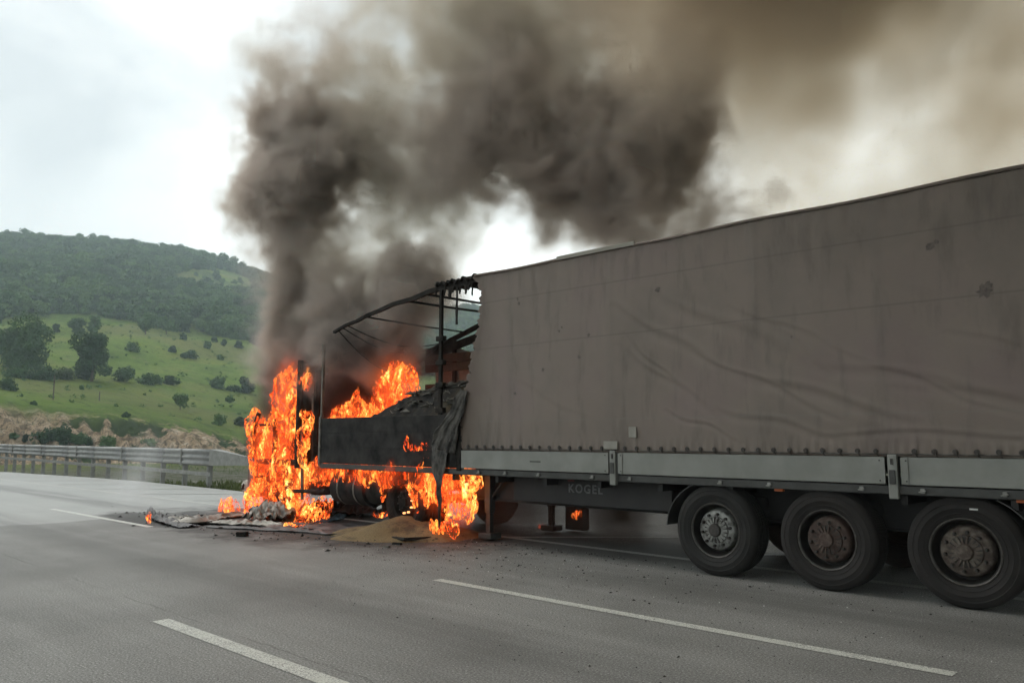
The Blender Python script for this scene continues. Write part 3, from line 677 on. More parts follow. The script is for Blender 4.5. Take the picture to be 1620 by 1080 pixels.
def wheel(parent, cx, y0, y1, outer, hubm, rub='rubber', lab=None, cz=.52, burnt=False, glow=False):
    we = bpy.data.objects.new('wheel', None); COL.objects.link(we); we.parent = parent; we.location = Vector((cx, (y0+y1)/2, cz))-parent.location
    if lab: we['label'] = lab
    s_ = 1 if outer < (y0+y1)/2 else -1; yo = outer
    tyre_mb(cx, y0, y1, cz).build('tyre', MT['char' if burnt else rub], we, True)
    mb = MB()
    Y = lambda t_: yo+s_*t_
    mb.lathe([(.305, Y(.05)), (.315, Y(.035)), (.305, Y(.028)), (.292, Y(.036)), (.287, Y(.07)), (.278, Y(.10)), (.27, Y(.17)), (.245, Y(.185))], (cx, 0, cz), 'Y', 48)
    mb.build('rim', MT['char' if burnt else 'rim'], we, True)
    mb = MB().lathe([(.311, Y(.033)), (.3165, Y(.027)), (.309, Y(.022)), (.300, Y(.028))], (cx, 0, cz), 'Y', 48, True); mb.build('rim_flange', MT['char' if burnt else 'rim_edge'], we, True)
    MB().lathe([(.246, Y(.186)), (.238, Y(.12)), (.226, Y(.078)), (.212, Y(.066)), (.155, Y(.062)), (.15, Y(.05)), (.06, Y(.05)), (.001, Y(.05))], (cx, 0, cz), 'Y', 48).build('hub', MT['char' if burnt else hubm], we, True)
    mb = MB()
    for k in range(18):
        a = 2*math.pi*k/18; c_, z_ = math.cos(a), math.sin(a)
        mb.beam((cx+c_*.07, Y(.035), cz+z_*.07), (cx+c_*.146, Y(.05), cz+z_*.146), .014, .03)
    mb.build('hub_ribs', MT['char' if burnt else hubm], we)
    MB().lathe([(.15, Y(.049)), (.001, Y(.0485))], (cx, 0, cz), 'Y', 24).build('hub_recess', MT['char' if burnt else 'dark_bolt'], we)
    MB().lathe([(.078, Y(.05)), (.076, Y(.012)), (.066, Y(-.002)), (.001, Y(-.004))], (cx, 0, cz), 'Y', 24).build('hub_cap', MT['char' if burnt else 'dark_bolt' if hubm == 'hub_silver' else hubm], we, True)
    for k in range(10):
        a = 2*math.pi*(k+.3)/10; c_, z_ = math.cos(a)*.182, math.sin(a)*.182
        mb = MB().lathe([(.001, Y(.018)), (.013, Y(.02)), (.017, Y(.03)), (.018, Y(.066))], (cx+c_, 0, cz+z_), 'Y', 6)
        mb.build('lug_nut', MT['ember'] if glow and k in (8, 9, 0, 1, 7) else MT['dark_bolt'], we)
    return we

# ------------------------------------------------------------------ semi trailer
ST = thing('semi_trailer', (1.31, 1.25, 0), 'long curtain-sided semi-trailer with dirty grey-beige tarp, its front end burnt open', 'trailer')
XL, XR = -8.2, 5.4
def front_edge(z):
    return np.interp(z, [1.40, 1.7, 2.0, 2.28, 2.6, 2.86, 3.24, 3.6, 3.82, 4.0, 4.1], [-4.28, -4.32, -4.28, -4.2, -4.13, -4.06, -3.93, -3.885, -3.885, -4.0, -4.1])
def seg_d(X, Z, a, b):
    ax, az_ = a; bx, bz = b; L2 = (bx-ax)**2+(bz-az_)**2
    t_ = np.clip(((X-ax)*(bx-ax)+(Z-az_)*(bz-az_))/L2, 0, 1)
    sgn = np.sign((bx-ax)*(Z-az_)-(bz-az_)*(X-ax))
    return np.hypot(X-ax-t_*(bx-ax), Z-az_-t_*(bz-az_))*sgn, t_
nu, nv = 420, 130
U, V = np.meshgrid(np.linspace(0, 1, nu), np.linspace(0, 1, nv), indexing='ij')
Z = 1.40+V*(4.06-1.40); X = front_edge(Z)+(XR-front_edge(Z))*U
X = X+np.where(U < .004, .025*np.sin(Z*37)+.02*np.sin(Z*91), 0)
D = np.zeros_like(X)
pane = np.sin(np.pi*np.clip((Z-1.4)/2.66, 0, 1))
D += .014*pane*np.abs(np.sin(X*1.15+.4))                    # belly between posts
folds = [((-1.35, 3.25), (.2, 2.35), .085, .038), ((.2, 2.35), (2.3, 1.72), .08, .034), ((-1.3, 2.75), (.1, 1.85), .06, .026), ((-.9, 3.4), (1.3, 2.35), .10, .024),
         ((1.3, 2.35), (3.6, 1.85), .09, .028), ((.1, 1.9), (1.6, 1.55), .06, .03), ((1.2, 1.62), (3.9, 1.58), .045, .028), ((2.1, 2.1), (4.3, 1.66), .07, .028),
         ((.7, 2.95), (1.5, 2.2), .06, .014), ((-3.2, 2.4), (-1.6, 1.7), .07, .008), ((3.0, 3.2), (5.2, 2.3), .1, .02), ((1.0, 3.6), (2.6, 2.9), .1, .010)]
folds += [((-1.2, 2.9), (-.2, 2.0), .04, .03), ((-.2, 2.6), (1.5, 1.8), .045, .034), ((.3, 3.1), (2.0, 2.3), .05, .022), ((1.8, 2.35), (3.2, 1.75), .04, .034), ((2.6, 2.6), (4.4, 1.9), .05, .03), ((-.6, 1.9), (.4, 1.55), .035, .03)]
for a, b, wd, am in folds:
    wd *= .7
    d_, t_ = seg_d(X, Z, a, b); q_ = d_+.03*np.sin(t_*9+a[0])
    D -= am*.30*np.sin(np.pi*np.clip(t_*1.0, 0.02, .98))**.5*(np.exp(-(q_/wd)**2)-.7*np.exp(-((q_-wd*1.25)/(wd*.7))**2))
for xs in (-1.42, .62, 1.98):
    D += .004*np.exp(-((X-xs)/.06)**2)*pane**.2
D += .004*np.sin(X*8+Z*3)*np.sin(Z*6+X)+.003*np.sin(X*31+2*np.sin(Z*2.2))*(Z > 3.6)*(Z-3.6)*2.5
D += .012*(np.clip((1.62-Z)/.2, 0, 1))*np.sin(X*15.7*2)**2
Zs = Z+np.where(V > .999, .012*np.sin(X*2.6)+.007*np.sin(X*9.3), 0)
cur = npmesh('side_curtain', np.stack([X, -.03-D, Zs], -1).reshape(-1, 3), gridfaces(nu, nv), [MT['tarp']], ST, True)
md = cur.modifiers.new('t', 'SOLIDIFY'); md.thickness = .004
# bottom hem rope and eyelets
MB().tube([(x, -.05-.008*math.sin(x*30), 1.425) for x in np.arange(-4.2, 5.3, .05)], .007, 5).build('hem_rope', MT['tarp_burnt'], ST, True)
em_ = None
xe = -4.12
while xe < 5.3:
    if not (-1.52 < xe < -1.25 or 1.9 < xe < 2.12):
        if em_ is None:
            mb = MB(); mb.lathe([(.001, -.012), (.022, -.011), (.027, -.004), (.024, .004)], (0, 0, 0), 'Y', 12); mb.tube([(0, -.008, .0), (.012, -.014, -.03), (.03, -.004, -.05)], .006, 5)
            em_ = mb.build('curtain_eyelet', MT['dark_bolt'], None, True).data; o = bpy.data.objects['curtain_eyelet']
        else:
            o = bpy.data.objects.new('curtain_eyelet', em_); COL.objects.link(o)
        o.parent = ST; o.location = Vector((xe, -.052, 1.452))-ST.location
    xe += .182
# patches and scorch marks on the curtain
MB().box(-1.135, -1.02, -.066, -.052, 1.59, 1.72, .003).build('patch', MT['patchcloth'], ST)
MB().box(-1.53, -1.31, -.073, -.05, 1.44, 1.54, .004).build('patch', MT['patchcloth'], ST)
for (x, z, r) in ((-3.09, 3.60, .026), (-3.07, 3.53, .03), (-2.29, 3.05, .02), (-.67, 3.42, .045), (-1.94, 2.67, .03), (-2.6, 2.53, .03), (-3.15, 2.22, .035), (2.5, 3.46, .05), (2.95, 2.95, .07), (2.99, 3.0, .04), (-1.77, 2.95, .025), (1.05, 2.68, .015), (-2.24, 3.1, .02), (2.56, 3.49, .03)):
    rn = random.Random(int(x*100)); k = 14; ix = int(np.argmin(np.abs(X[:, 60]-x)+0)); jz = int(np.clip((z-1.4)/2.66*(nv-1), 0, nv-1)); ix = int(np.argmin(np.abs(X[:, jz]-x))); yy = -.03-D[ix, jz]-.006
    rs = [r*rn.uniform(.55, 1.15) for _ in range(k)]
    vs = [(x, yy, z)]+[(x+rs[i]*math.cos(6.283*i/k), yy, z+rs[i]*math.sin(6.283*i/k)) for i in range(k)]
    MB().add(vs, [(0, 1+i, 1+(i+1) % k) for i in range(k)]).build('scorch_mark', MT['stain'], ST)
# roof
nu2 = 60; xs = np.linspace(-4.15, XR, nu2); ys = np.linspace(-.03, 2.53, 14); Xr, Yr = np.meshgrid(xs, ys, indexing='ij')
Zr = 4.075+.01*np.sin(Xr*2.6)-.02*np.sin(np.pi*Yr/2.5)*np.abs(np.sin(Xr*2.5)); Xr = Xr+np.where(Xr < -4.1, .12*np.sin(Yr*9)+.08*np.sin(Yr*23), 0)
o = npmesh('roof_tarp', np.stack([Xr, Yr, Zr], -1).reshape(-1, 3), gridfaces(nu2, 14), [MT['tarp']], ST, True); o.modifiers.new('t', 'SOLIDIFY').thickness = .006
MB().tube([(x, -.045, 4.065+.01*math.sin(x*2.6)) for x in np.arange(-4.0, 5.4, .1)], .018, 6).build('roof_piping', MT['tarp'], ST, True)
MB().box(-2.32, -1.0, -.066, -.05, 4.05, 4.105, .004).build('repair_strip', MT['tarp_pale'], ST)
# far curtain
nu3 = 60; U3, V3 = np.meshgrid(np.linspace(0, 1, nu3), np.linspace(0, 1, 20), indexing='ij')
Xf = -5.0+U3*(XR+5.0); Zf = 1.42+V3*2.62; o = npmesh('side_curtain', np.stack([Xf, 2.55+.02*np.sin(Xf*5+Zf), Zf], -1).reshape(-1, 3), gridfaces(nu3, 20), [MT['tarp']], ST, True)
Xf = -7.9+U3*2.86; Zf = 1.95+V3*(1.42+.12*np.sin(Xf*3.1)); o = npmesh('curtain_remnant', np.stack([Xf, 2.56+.03*np.sin(Xf*9+Zf*2), Zf], -1).reshape(-1, 3), gridfaces(nu3, 20), [MT['tarp_pale']], ST, True)
# roof rails, bows, posts
MB().beam((XR, .03, 4.02), (-4.0, .03, 4.02), .06, .09).build('roof_rail', MT['dark_alu'], ST)
pts = [(-4.0, .03, 4.03), (-4.85, .03, 4.0), (-5.2, .04, 3.975), (-5.6, .05, 3.915), (-6.1, .02, 3.875), (-6.5, .03, 3.81), (-6.9, .05, 3.765), (-7.2, .04, 3.69), (-7.5, .02, 3.645), (-7.9, .03, 3.55)]
mb = MB()
for i_, (a, b) in enumerate(zip(pts[:-1], pts[1:])): mb.beam(a, b, .05, .085-.005*i_)
mb.build('roof_rail', MT['char'], ST)
pf = [(XR, 2.48, 4.02), (-5.2, 2.48, 3.98), (-6.0, 2.48, 3.90), (-6.55, 2.48, 3.78), (-7.6, 2.48, 3.5), (-8.1, 2.48, 3.36)]
mb = MB()
for a, b in zip(pf[:-1], pf[1:]): mb.beam(a, b, .06, .09)
mb.build('roof_rail', MT['char'], ST)
MB().beam((-5.6, 2.46, 3.72), (-8.1, 2.46, 3.28), .04, .16).build('roof_rail', MT['char'], ST)
def railz(x): return float(np.interp(x, [-7.85, -7.2, -6.5, -5.6, -4.85, -4], [3.54, 3.68, 3.81, 3.92, 4.0, 4.03])), float(np.interp(x, [-8.1, -7.6, -6.55, -6, -5.2], [3.36, 3.5, 3.78, 3.9, 3.98]))
for x, r in ((-4.45, .018), (-5.28, .022), (-5.78, .022), (-6.9, .016)):
    a, b = railz(x); MB().tube([(x, .03, a), (x, 1.25, (a+b)/2-.01), (x, 2.48, b)], r, 6).build('roof_bow', MT['char'], ST, True)
for x, sag in ((-7.45, .22), (-7.6, .30), (-7.75, .62)):
    a, b = railz(x); MB().tube([(x+.25*t_*0, .03+2.45*t_, a+(b-a)*t_-sag*math.sin(math.pi*t_)) for t_ in np.linspace(0, 1, 14)], .012, 5).build('sagging_cable', MT['char'], ST, True)
for x in (-2.2, .1, 2.4, 4.6): MB().tube([(x, .03, 4.0), (x, 2.48, 4.0)], .02, 6).build('roof_bow', MT['dark_alu'], ST)
def post(x, z0, z1, m, w_=.055, pk=()):
    mb = MB(); mb.box(x-w_/2, x+w_/2, .0, .05, z0, z1, .006); o = mb.build('post', MT[m], ST)
    for z in pk: MB().box(x-.085, x+.085, -.012, .065, z-.035, z+.035, .006).build('slat_pocket', MT[m], o) if False else sub(o, x, z, m)
def sub(par, x, z, m):
    o = MB().box(x-.085, x+.085, -.014, .066, z-.04, z+.04, .006).build('slat_pocket', MT[m], None); o.parent = par; o.location = (0, 0, 0)
    return o
post(-4.85, 1.1, 3.98, 'char', .06, (3.17, 2.78, 2.42, 2.02))
post(-8.22, 1.05, 3.35, 'ash', .045)
post(-1.41, 1.1, 3.98, 'dark_alu', .09); post(2.03, 1.1, 3.98, 'dark_alu', .09); post(5.36, 1.1, 4., 'dark_alu', .09)
mb = MB(); mb.box(-7.28, -7.2, 2.45, 2.5, 1.1, 3.55); mb.build('post', MT['char'], ST)
mb = MB(); mb.box(-4.9, -4.8, 2.45, 2.5, 1.1, 4.0); mb.build('post', MT['char'], ST)
for (z0, z1) in ((2.93, 3.10), (3.115, 3.29), (2.42, 2.54), (2.555, 2.69), (2.14, 2.27)):
    MB().box(-8.1, -4.7, 2.43, 2.455, z0, z1, .004).build('side_slat', MT['wood'], ST)
# drop side boards (near, charred) and front boards
for k in range(3):
    z0 = 1.12+k*.275; MB().box(-8.17, -4.42, -.02, .02, z0, z0+.2735, .007).build('side_board', MT['char_board'], ST)
    MB().box(-8.1, -8.07, .05, 2.45, z0, z0+.268, .006).build('front_board', MT['char_board'], ST)
    MB().box(-8.15, -4.42, 2.46, 2.5, z0, z0+.268, .006).build('side_board', MT['char_board'], ST)
MB().box(-8.15, -4.44, .022, .032, 1.125, 1.93).build('glow_blocker', MT['char'], ST)  # unseen backing added to stop fire glow showing between the boards
MB().box(-8.235, -8.175, -.035, .045, 1.08, 1.98, .006).build('corner_post', MT['ash'], ST)
MB().box(-4.40, -4.30, -.035, .045, 1.08, 1.98, .006).build('corner_post', MT['char'], ST)
MB().box(XL, XR, .03, 2.47, 1.02, 1.10).build('floor', MT['chassis'], ST)
# bottom rails
MB().box(-4.28, -1.485, -.045, .0, 1.125, 1.395, .008).build('side_rail', MT['rail_soot'], ST) if False else None
mb = MB().box(-4.28, -1.485, -.045, .0, 1.125, 1.395, .008); mb.build('side_rail', MT['rail_white'], ST)
MB().box(-1.30, 1.955, -.045, .0, 1.125, 1.395, .008).build('side_rail', MT['rail_white'], ST)
MB().box(2.13, XR, -.045, .0, 1.125, 1.395, .008).build('side_rail', MT['rail_white'], ST)
MB().box(XL, XR, 2.5, 2.545, 1.125, 1.395, .008).build('side_rail', MT['rail_white'], ST)
mb = MB().box(-8.18, XR, -.02, .06, 1.03, 1.112, .006); mb.build('lower_profile', MT['dark_alu'], ST)
mb = MB(); mb.box(-8.18, XR, -.035, .0, 1.398, 1.408) if False else None
for x in (-1.395, 2.04):
    b_ = MB().box(x-.045, x+.045, -.068, -.01, .985, 1.42, .008).build('post_bracket', MT['rail_white'], ST)
    mb = MB().box(x-.03, x+.03, -.084, -.074, 1.13, 1.27, .006); q_ = mb.build('latch', MT['dark_alu'], None); q_.parent = b_; q_.location = (0, 0, 0)
    mb = MB().box(x-.012, x+.012, -.084, -.074, 1.32, 1.38); q_ = mb.build('slot', MT['dark_bolt'], None); q_.parent = b_; q_.location = (0, 0, 0)
    for s_, e_ in ((-1, .005), (1, 0)):
        MB().box(x+s_*.075, x+s_*.145, -.055, -.046, 1.13, 1.39, .003).build('hinge_plate', MT['rail_white'], ST)
        for z in (1.16, 1.36):
            MB().lathe([(.001, -.066), (.007, -.064), (.008, -.054)], (x+s_*.125, 0, z), 'Y', 6).build('rivet', MT['dark_bolt'], ST)
for x in (-3.35, -2.7, -1.75, -1.15, .12, .72, 1.72, 2.3, 3.0, 3.7, -3.9):
    mb = MB().box(x-.02, x+.02, -.045, -.018, 1.05, 1.095, .004); mb.tube([(x-.035, -.04, 1.06), (x+.03, -.045, 1.075)], .008, 5); mb.build('lashing_hook', MT['steel_dull'], ST)
MB().box(-2.85, -2.65, -.0485, -.045, 1.245, 1.262).build('scuff', MT['dark_alu'], ST)
# chassis
for y in (.62, 1.80):
    mb = MB(); mb.box(-8.0, -4.6, y, y+.08, .88, 1.02); mb.box(-4.6, 5.2, y, y+.08, .62, 1.02, .0)
    for z in (.62,): mb.box(-4.6, 5.2, y-.05, y+.13, .605, .625)
    mb.build('chassis_beam', MT['chassis'], ST)
for x in np.arange(-7.4, 5.2, .95): MB().box(x-.03, x+.03, .05, 2.45, .93, 1.018).build('cross_member', MT['chassis'], ST)
MB().box(-3.2, -1.35, .10, .55, .60, .99, .02).build('toolbox', MT['chassis'], ST) if False else None
MB().box(-3.5, -.75, .30, .34, .66, 1.01, .01).build('side_panel', MT['chassis'], ST)
fc_ = bpy.data.curves.new('lettering', 'FONT'); fc_.body = 'KOGEL'; fc_.size = .165; fc_.extrude = .003; fc_.offset = .0035; fc_.space_character = 1.22
fo_ = bpy.data.objects.new('lettering', fc_); COL.objects.link(fo_); fc_.materials.append(MT['letter']); fo_.parent = ST
lx = None
def plane_y(px, py, yy):
    d = fw + rt*((px-810)/F) - up*((py-540)/F); t_ = (yy-CAM.y)/d.y; return CAM+d*t_
lp = plane_y(899, 778, .296); fo_.rotation_euler = (R(90), 0, 0); fo_.location = Vector((lp.x, .296, lp.z))-ST.location
_d = bpy.context.evaluated_depsgraph_get(); _me = bpy.data.meshes.new_from_object(fo_.evaluated_get(_d)); _me.materials.clear(); _me.materials.append(MT['letter'])
_o = bpy.data.objects.new('lettering', _me); COL.objects.link(_o); _o.parent = ST; _o.rotation_euler = fo_.rotation_euler; _o.location = fo_.location; bpy.data.objects.remove(fo_); _o.name = 'lettering'
rp = plane_y(898, 761, .296); MB().box(rp.x, rp.x+.12, .294, .298, rp.z, rp.z+.03).build('red_mark', MT['letter_red'], ST)
for y in (.48, 1.95):
    mb = MB(); mb.box(-4.3, -4.18, y, y+.12, .42, 1.0, .01); mb.box(-4.28, -4.2, y+.02, y+.10, .12, .45); mb.box(-4.38, -4.1, y-.06, y+.18, .03, .12, .015); mb.tube([(-4.24, y+.06, .6), (-3.9, y+.06, .98)], .02, 6)
    mb.build('landing_leg', MT['chassis'] if y > 1 else MT['dark_alu'], ST)
for k in range(3):
    x = 1.31*k
    MB().tube([(x, .3, .52), (x, 2.2, .52)], .065, 10).build('axle', MT['chassis'], ST, True)
    for y in (.62, 1.76):
        MB().lathe([(.02, .62), (.11, .64), (.125, .70), (.105, .75), (.125, .80), (.11, .88), (.02, .9)], (x+.28, y+.06, 0), 'Z', 20).build('air_spring', MT['chassis'], ST, True)
        MB().beam((x-.45, y+.04, .62), (x+.3, y+.04, .56), .09, .09).build('trailing_arm', MT['chassis'], ST)
for k, (hm, rb, lab) in enumerate((('hub_silver', 'rubber', 'wheel with silver hub'), ('hub_rust', 'rubber_b', 'wheel with rusty brown hub'), ('hub_mud', 'rubber_b', 'wheel with mud-streaked pale-rimmed hub'))):
    wheel(ST, 1.31*k, .0, .385, .0, hm, rb, lab); wheel(ST, 1.31*k, 2.115, 2.5, 2.5, 'hub_rust')
p = Vector((2.62, -.002, .52)); MB().box(2.69, 2.76, -.006, .001, .915, .93).build('chalk_mark', MT['white'], ST)
def mudguard(cx, a0, a1, r=.60):
    mb = MB(); vs = []; n = 16
    for i in range(n+1):
        a = R(a0+(a1-a0)*i/n)
        for rr_, yy in ((r, -.0), (r+.012, .0), (r+.012, .42), (r, .42)): vs.append((cx+math.cos(a)*rr_, yy, .52+math.sin(a)*rr_*.88))
    for i in range(n):
        for j in range(4): vs_ = 0; mb.f.append((i*4+j, i*4+(j+1) % 4, (i+1)*4+(j+1) % 4, (i+1)*4+j)); mb.mi.append(0)
    mb.f += [(0, 1, 2, 3), (n*4, n*4+3, n*4+2, n*4+1)]; mb.mi += [0, 0]; mb.v = [tuple(v) for v in vs]
    return mb.build('mudguard', MT['plastic'], ST, True)
mudguard(0, 178, 112, .63); mudguard(2.62, 62, 5, .63)
for x in (.8, 3.12, -3.3): MB().box(x-.05, x+.05, .02, .07, 1.0, 1.03, .004).build('marker_lamp', MT['orange'], ST) if x != -3.3 else None
MB().box(5.38, 5.42, .0, 1.24, 1.1, 4.0, .01).build('rear_door', MT['rail_white'], ST); MB().box(5.38, 5.42, 1.26, 2.5, 1.1, 4.0, .01).build('rear_door', MT['rail_white'], ST)
MB().box(5.3, 5.42, .1, 2.4, .5, .62, .01).build('rear_bumper', MT['rail_white'], ST)

q0 = plane_y(894, 838, 2.3); q1 = plane_y(922, 797, 2.3); MB().box(q0.x, q1.x, 2.3, 2.48, .03, 1.0, .02).build('support_box', MT['char'], ST)
# hanging burnt curtain remnant
def drape(name, P0, P1, nrow, wfun, seed, m, par=ST, amp=.05):
    g = np.random.default_rng(seed); nu, nv = 40, 26; vs = np.zeros((nu, nv, 3))
    for i in range(nu):
        t_ = i/(nu-1); c0, c1 = P0(t_), P1(t_)
        for j in range(nv):
            s_ = j/(nv-1); p = c0.lerp(c1, s_); q_ = math.sin(s_*17+t_*4+seed)*.6+math.sin(s_*31+t_*7)*.4
            p = p+Vector((0, -abs(q_)*amp*(.4+t_), .01*q_)); p += Vector(mnoise.noise_vector(p*6+Vector((seed, 0, 0))))*.03
            vs[i, j] = p
    o = npmesh(name, vs.reshape(-1, 3), gridfaces(nu, nv), [m], par, True); o.modifiers.new('t', 'SOLIDIFY').thickness = .006; return o
def lerpn(pts, t_):
    k = t_*(len(pts)-1); i = min(int(k), len(pts)-2); return Vector(pts[i]).lerp(Vector(pts[i+1]), k-i)
drape('burnt_curtain_fold', lambda t_: lerpn([(-4.28, -.06, 2.32), (-4.5, -.08, 2.0), (-4.78, -.09, 1.72), (-4.92, -.07, 1.45)], t_),
      lambda t_: lerpn([(-4.12, -.06, 2.3), (-4.2, -.07, 1.95), (-4.28, -.09, 1.7), (-4.4, -.07, 1.32)], t_), 10, None, 1, MT['tarp_burnt'])
drape('burnt_curtain_strip', lambda t_: lerpn([(-4.9, -.08, 1.62), (-4.92, -.09, 1.2), (-4.82, -.08, .9), (-4.74, -.08, .55), (-4.72, -.07, .2)], t_),
      lambda t_: lerpn([(-4.5, -.08, 1.6), (-4.58, -.09, 1.2), (-4.66, -.08, .95), (-4.68, -.08, .6), (-4.69, -.07, .2)], t_), 10, None, 4, MT['tarp_burnt'], amp=.03)
rn = random.Random(4)
for x, ln in ((-4.75, .12), (-4.62, .2), (-4.55, .10), (-4.45, .62), (-4.38, .14), (-4.25, .16), (-4.18, .1), (-4.1, .2), (-4.95, .08)):
    w0 = rn.uniform(.02, .05); mb = MB(); k = 7; vs = []
    for i in range(k):
        t_ = i/(k-1); wd = w0*(1-t_*.75)*(.6+rn.random()*.7) if ln < .5 else .012+.01*rn.random(); xx = x+rn.uniform(-.008, .008)
        for dx, dy in ((-wd, -.01), (wd, -.01), (wd, .01), (-wd, .01)): vs.append((xx+dx, .0+dy, 4.0-.02-ln*t_))
    mb.add(vs, [(i*4+j, i*4+(j+1) % 4, (i+1)*4+(j+1) % 4, (i+1)*4+j) for i in range(k-1) for j in range(4)]+[(0, 1, 2, 3), (k*4-4, k*4-1, k*4-2, k*4-3)])
    mb.build('tarp_shred', MT['char'], ST)
nu4 = 24; Uq, Vq = np.meshgrid(np.linspace(-4.95, -4.02, nu4), np.linspace(0, 1, 8), indexing='ij')
o = npmesh('roof_remnant', np.stack([Uq, -.04+Vq*.5, 4.075-.02*Vq+.02*np.sin(Uq*23)+.03*np.sin(Uq*51)*(Vq < .2)], -1).reshape(-1, 3), gridfaces(nu4, 8), [MT['char']], ST, True); o.modifiers.new('t', 'SOLIDIFY').thickness = .03
# grain load in the trailer
nx, ny = 110, 60; Xg, Yg = np.meshgrid(np.linspace(-8.05, -3.6, nx), np.linspace(.03, 2.42, ny), indexing='ij')
zz = np.interp(Xg, [-8.05, -7.4, -6.8, -6.2, -5.5, -4.8, -3.6], [1.78, 1.90, 2.14, 2.34, 2.44, 2.48, 2.5])
bell = np.sin(np.pi*np.clip((Yg+.9)/4.1, 0, 1))**.8
zz = 1.62+(zz-1.62)*bell*1.02; ed_ = np.clip((Yg-.02)/.38, 0, 1)**.55; zz = 1.70+(zz-1.70)*ed_
nz = np.array([[mnoise.fractal(Vector((a*2.2, b*2.2, 0)), 1, 2, 5)*.06+abs(mnoise.noise(Vector((a*5, b*5, 4))))*.05 for b in Yg[0]] for a in Xg[:, 0]])
zz = np.maximum(zz+nz, 1.15)
tag(npmesh('grain_load', np.stack([Xg, Yg, zz], -1).reshape(-1, 3), gridfaces(nx, ny), [MT['load']], None, True), 'heap of charred grain loaded in the burnt open front of the trailer', 'grain', kind='stuff')
rn = random.Random(9); mb = MB()
for i in range(150):
    x = rn.uniform(-6.3, -4.2); y = rn.uniform(.12, 1.2); a = rn.uniform(0, 3.1); s_ = rn.uniform(.04, .16); z = 1.62+(float(np.interp(x, [-6.8, -6.2, -5.5, -4.8, -3.6], [2.14, 2.34, 2.44, 2.48, 2.5]))-1.62)*math.sin(math.pi*(y+.9)/4.1)**.8; z = 1.70+(z-1.70)*min(1, max(0, y-.02)/.38)**.55+.06
    c_, s2 = math.cos(a)*s_, math.sin(a)*s_; k = rn.uniform(.2, .5)
    mb.add([(x-c_, y-s2, z), (x+s2*k, y-c_*k, z+rn.uniform(0, .05)), (x+c_, y+s2, z+rn.uniform(-.02, .03)), (x-s2*k, y+c_*k, z+rn.uniform(0, .07))], [(0, 1, 2, 3)])
tag(mb.build('sack_scraps', MT['ash'], None, False, .008), 'pale scraps of torn sacking on top of the charred load', 'scraps', kind='stuff')

# ------------------------------------------------------------------ tractor unit
TR = thing('tractor_unit', (-8.6, 1.25, 0), 'burnt-out truck tractor wrapped in flames ahead of the trailer', 'truck')
for y in (.82, 1.62): MB().box(-10.8, -5.2, y, y+.08, .70, .92, .01).build('chassis_rail', MT['char'], TR)
wheel(TR, -9.9, .05, .36, .05, 'hub_rust', burnt=True); wheel(TR, -9.9, 2.14, 2.45, 2.45, 'hub_rust', burnt=True)
wheel(TR, -5.85, .10, .38, .10, 'hub_rust', burnt=True, glow=True)
wheel(TR, -5.85, .42, .70, .42, 'hub_rust', burnt=True); wheel(TR, -5.85, 2.12, 2.40, 2.40, 'hub_rust', burnt=True)
for x in (-9.9, -5.85): MB().tube([(x, .3, .52), (x, 2.2, .52)], .08, 10).build('axle', MT['char'], TR, True)
MB().tube([(-7.95, .36, .68), (-6.95, .36, .68)], .31, 24).build('fuel_tank', MT['char_board'], TR, True)
MB().tube([(-6.86, .30, .66), (-6.42, .30, .66)], .24, 20).build('air_tank', MT['char'], TR, True)
for x in (-7.7, -7.2): MB().lathe([(.317, x-.02), (.325, x-.018), (.325, x+.018), (.317, x+.02)], (0, .36, .68), 'X', 24, True).build('tank_strap', MT['ash'], TR) 
mb = MB(); vs = []
for i in range(15):
    a = R(200-15*i)
    for rr_, yy in ((.58, .1), (.595, .1), (.595, .7), (.58, .7)): vs.append((-5.85+math.cos(a)*rr_, yy, .52+math.sin(a)*rr_))
mb.add(vs, [(i*4+j, i*4+(j+1) % 4, (i+1)*4+(j+1) % 4, (i+1)*4+j) for i in range(8) for j in range(4)]); mb.build('mudguard', MT['char'], TR)
MB().lathe([(.001, 1.0), (.4, 1.0), (.42, .96), (.4, .94)], (-6.5, 1.25, 0), 'Z', 24).build('fifth_wheel', MT['char'], TR)
MB().box(-7.0, -6.0, .85, 1.65, .92, .95).build('fifth_wheel_plate', MT['char'], TR)
MB().box(-9.2, -8.9, .5, 2.0, .6, .95, .03).build('gearbox', MT['char'], TR)
# cab skeleton
def bar(name, pts, r=.04, m='char'): return MB().tube(pts, r, 6).build(name, MT[m], TR, True)
MB().box(-10.85, -9.05, .03, 2.47, 1.05, 1.13, .01).build('cab_floor', MT['char'], TR)
for y, hh1 in ((.05, 0), (2.45, .5)):
    bar('pillar', [(-10.85, y, 1.1), (-10.8, y, 1.8), (-10.7, y+.05, 2.1+hh1)], .05); bar('pillar', [(-9.95, y, 1.1), (-9.93, y, 1.6), (-9.98, y, 1.95+hh1)], .05); None; bar('pillar', [(-9.08, y, 1.0), (-9.06, y, 3.1)], .055)
    bar('sill', [(-10.85, y, 1.12), (-9.06, y, 1.12)], .05); bar('window_sill', [(-10.8, y, 1.85), (-9.95, y, 1.85)], .03)
for z, x in ((3.05, -9.06), (2.5, -9.07), (1.9, -9.07), (1.85, -10.8), (1.3, -10.83)): bar('cross_bar', [(x, .05, z), (x, 2.45, z)], .04)
bar('fallen_roof_bar', [(-9.06, .4, 3.0), (-9.8, .8, 2.7), (-10.6, 1.3, 2.0)], .045); bar('fallen_roof_bar', [(-9.06, 2.3, 3.05), (-9.9, 2.0, 2.9), (-10.7, 1.9, 2.3)], .045)
nuc = 20; Uc, Vc = np.meshgrid(np.linspace(.06, 2.44, nuc), np.linspace(1.12, 2.9, nuc), indexing='ij')
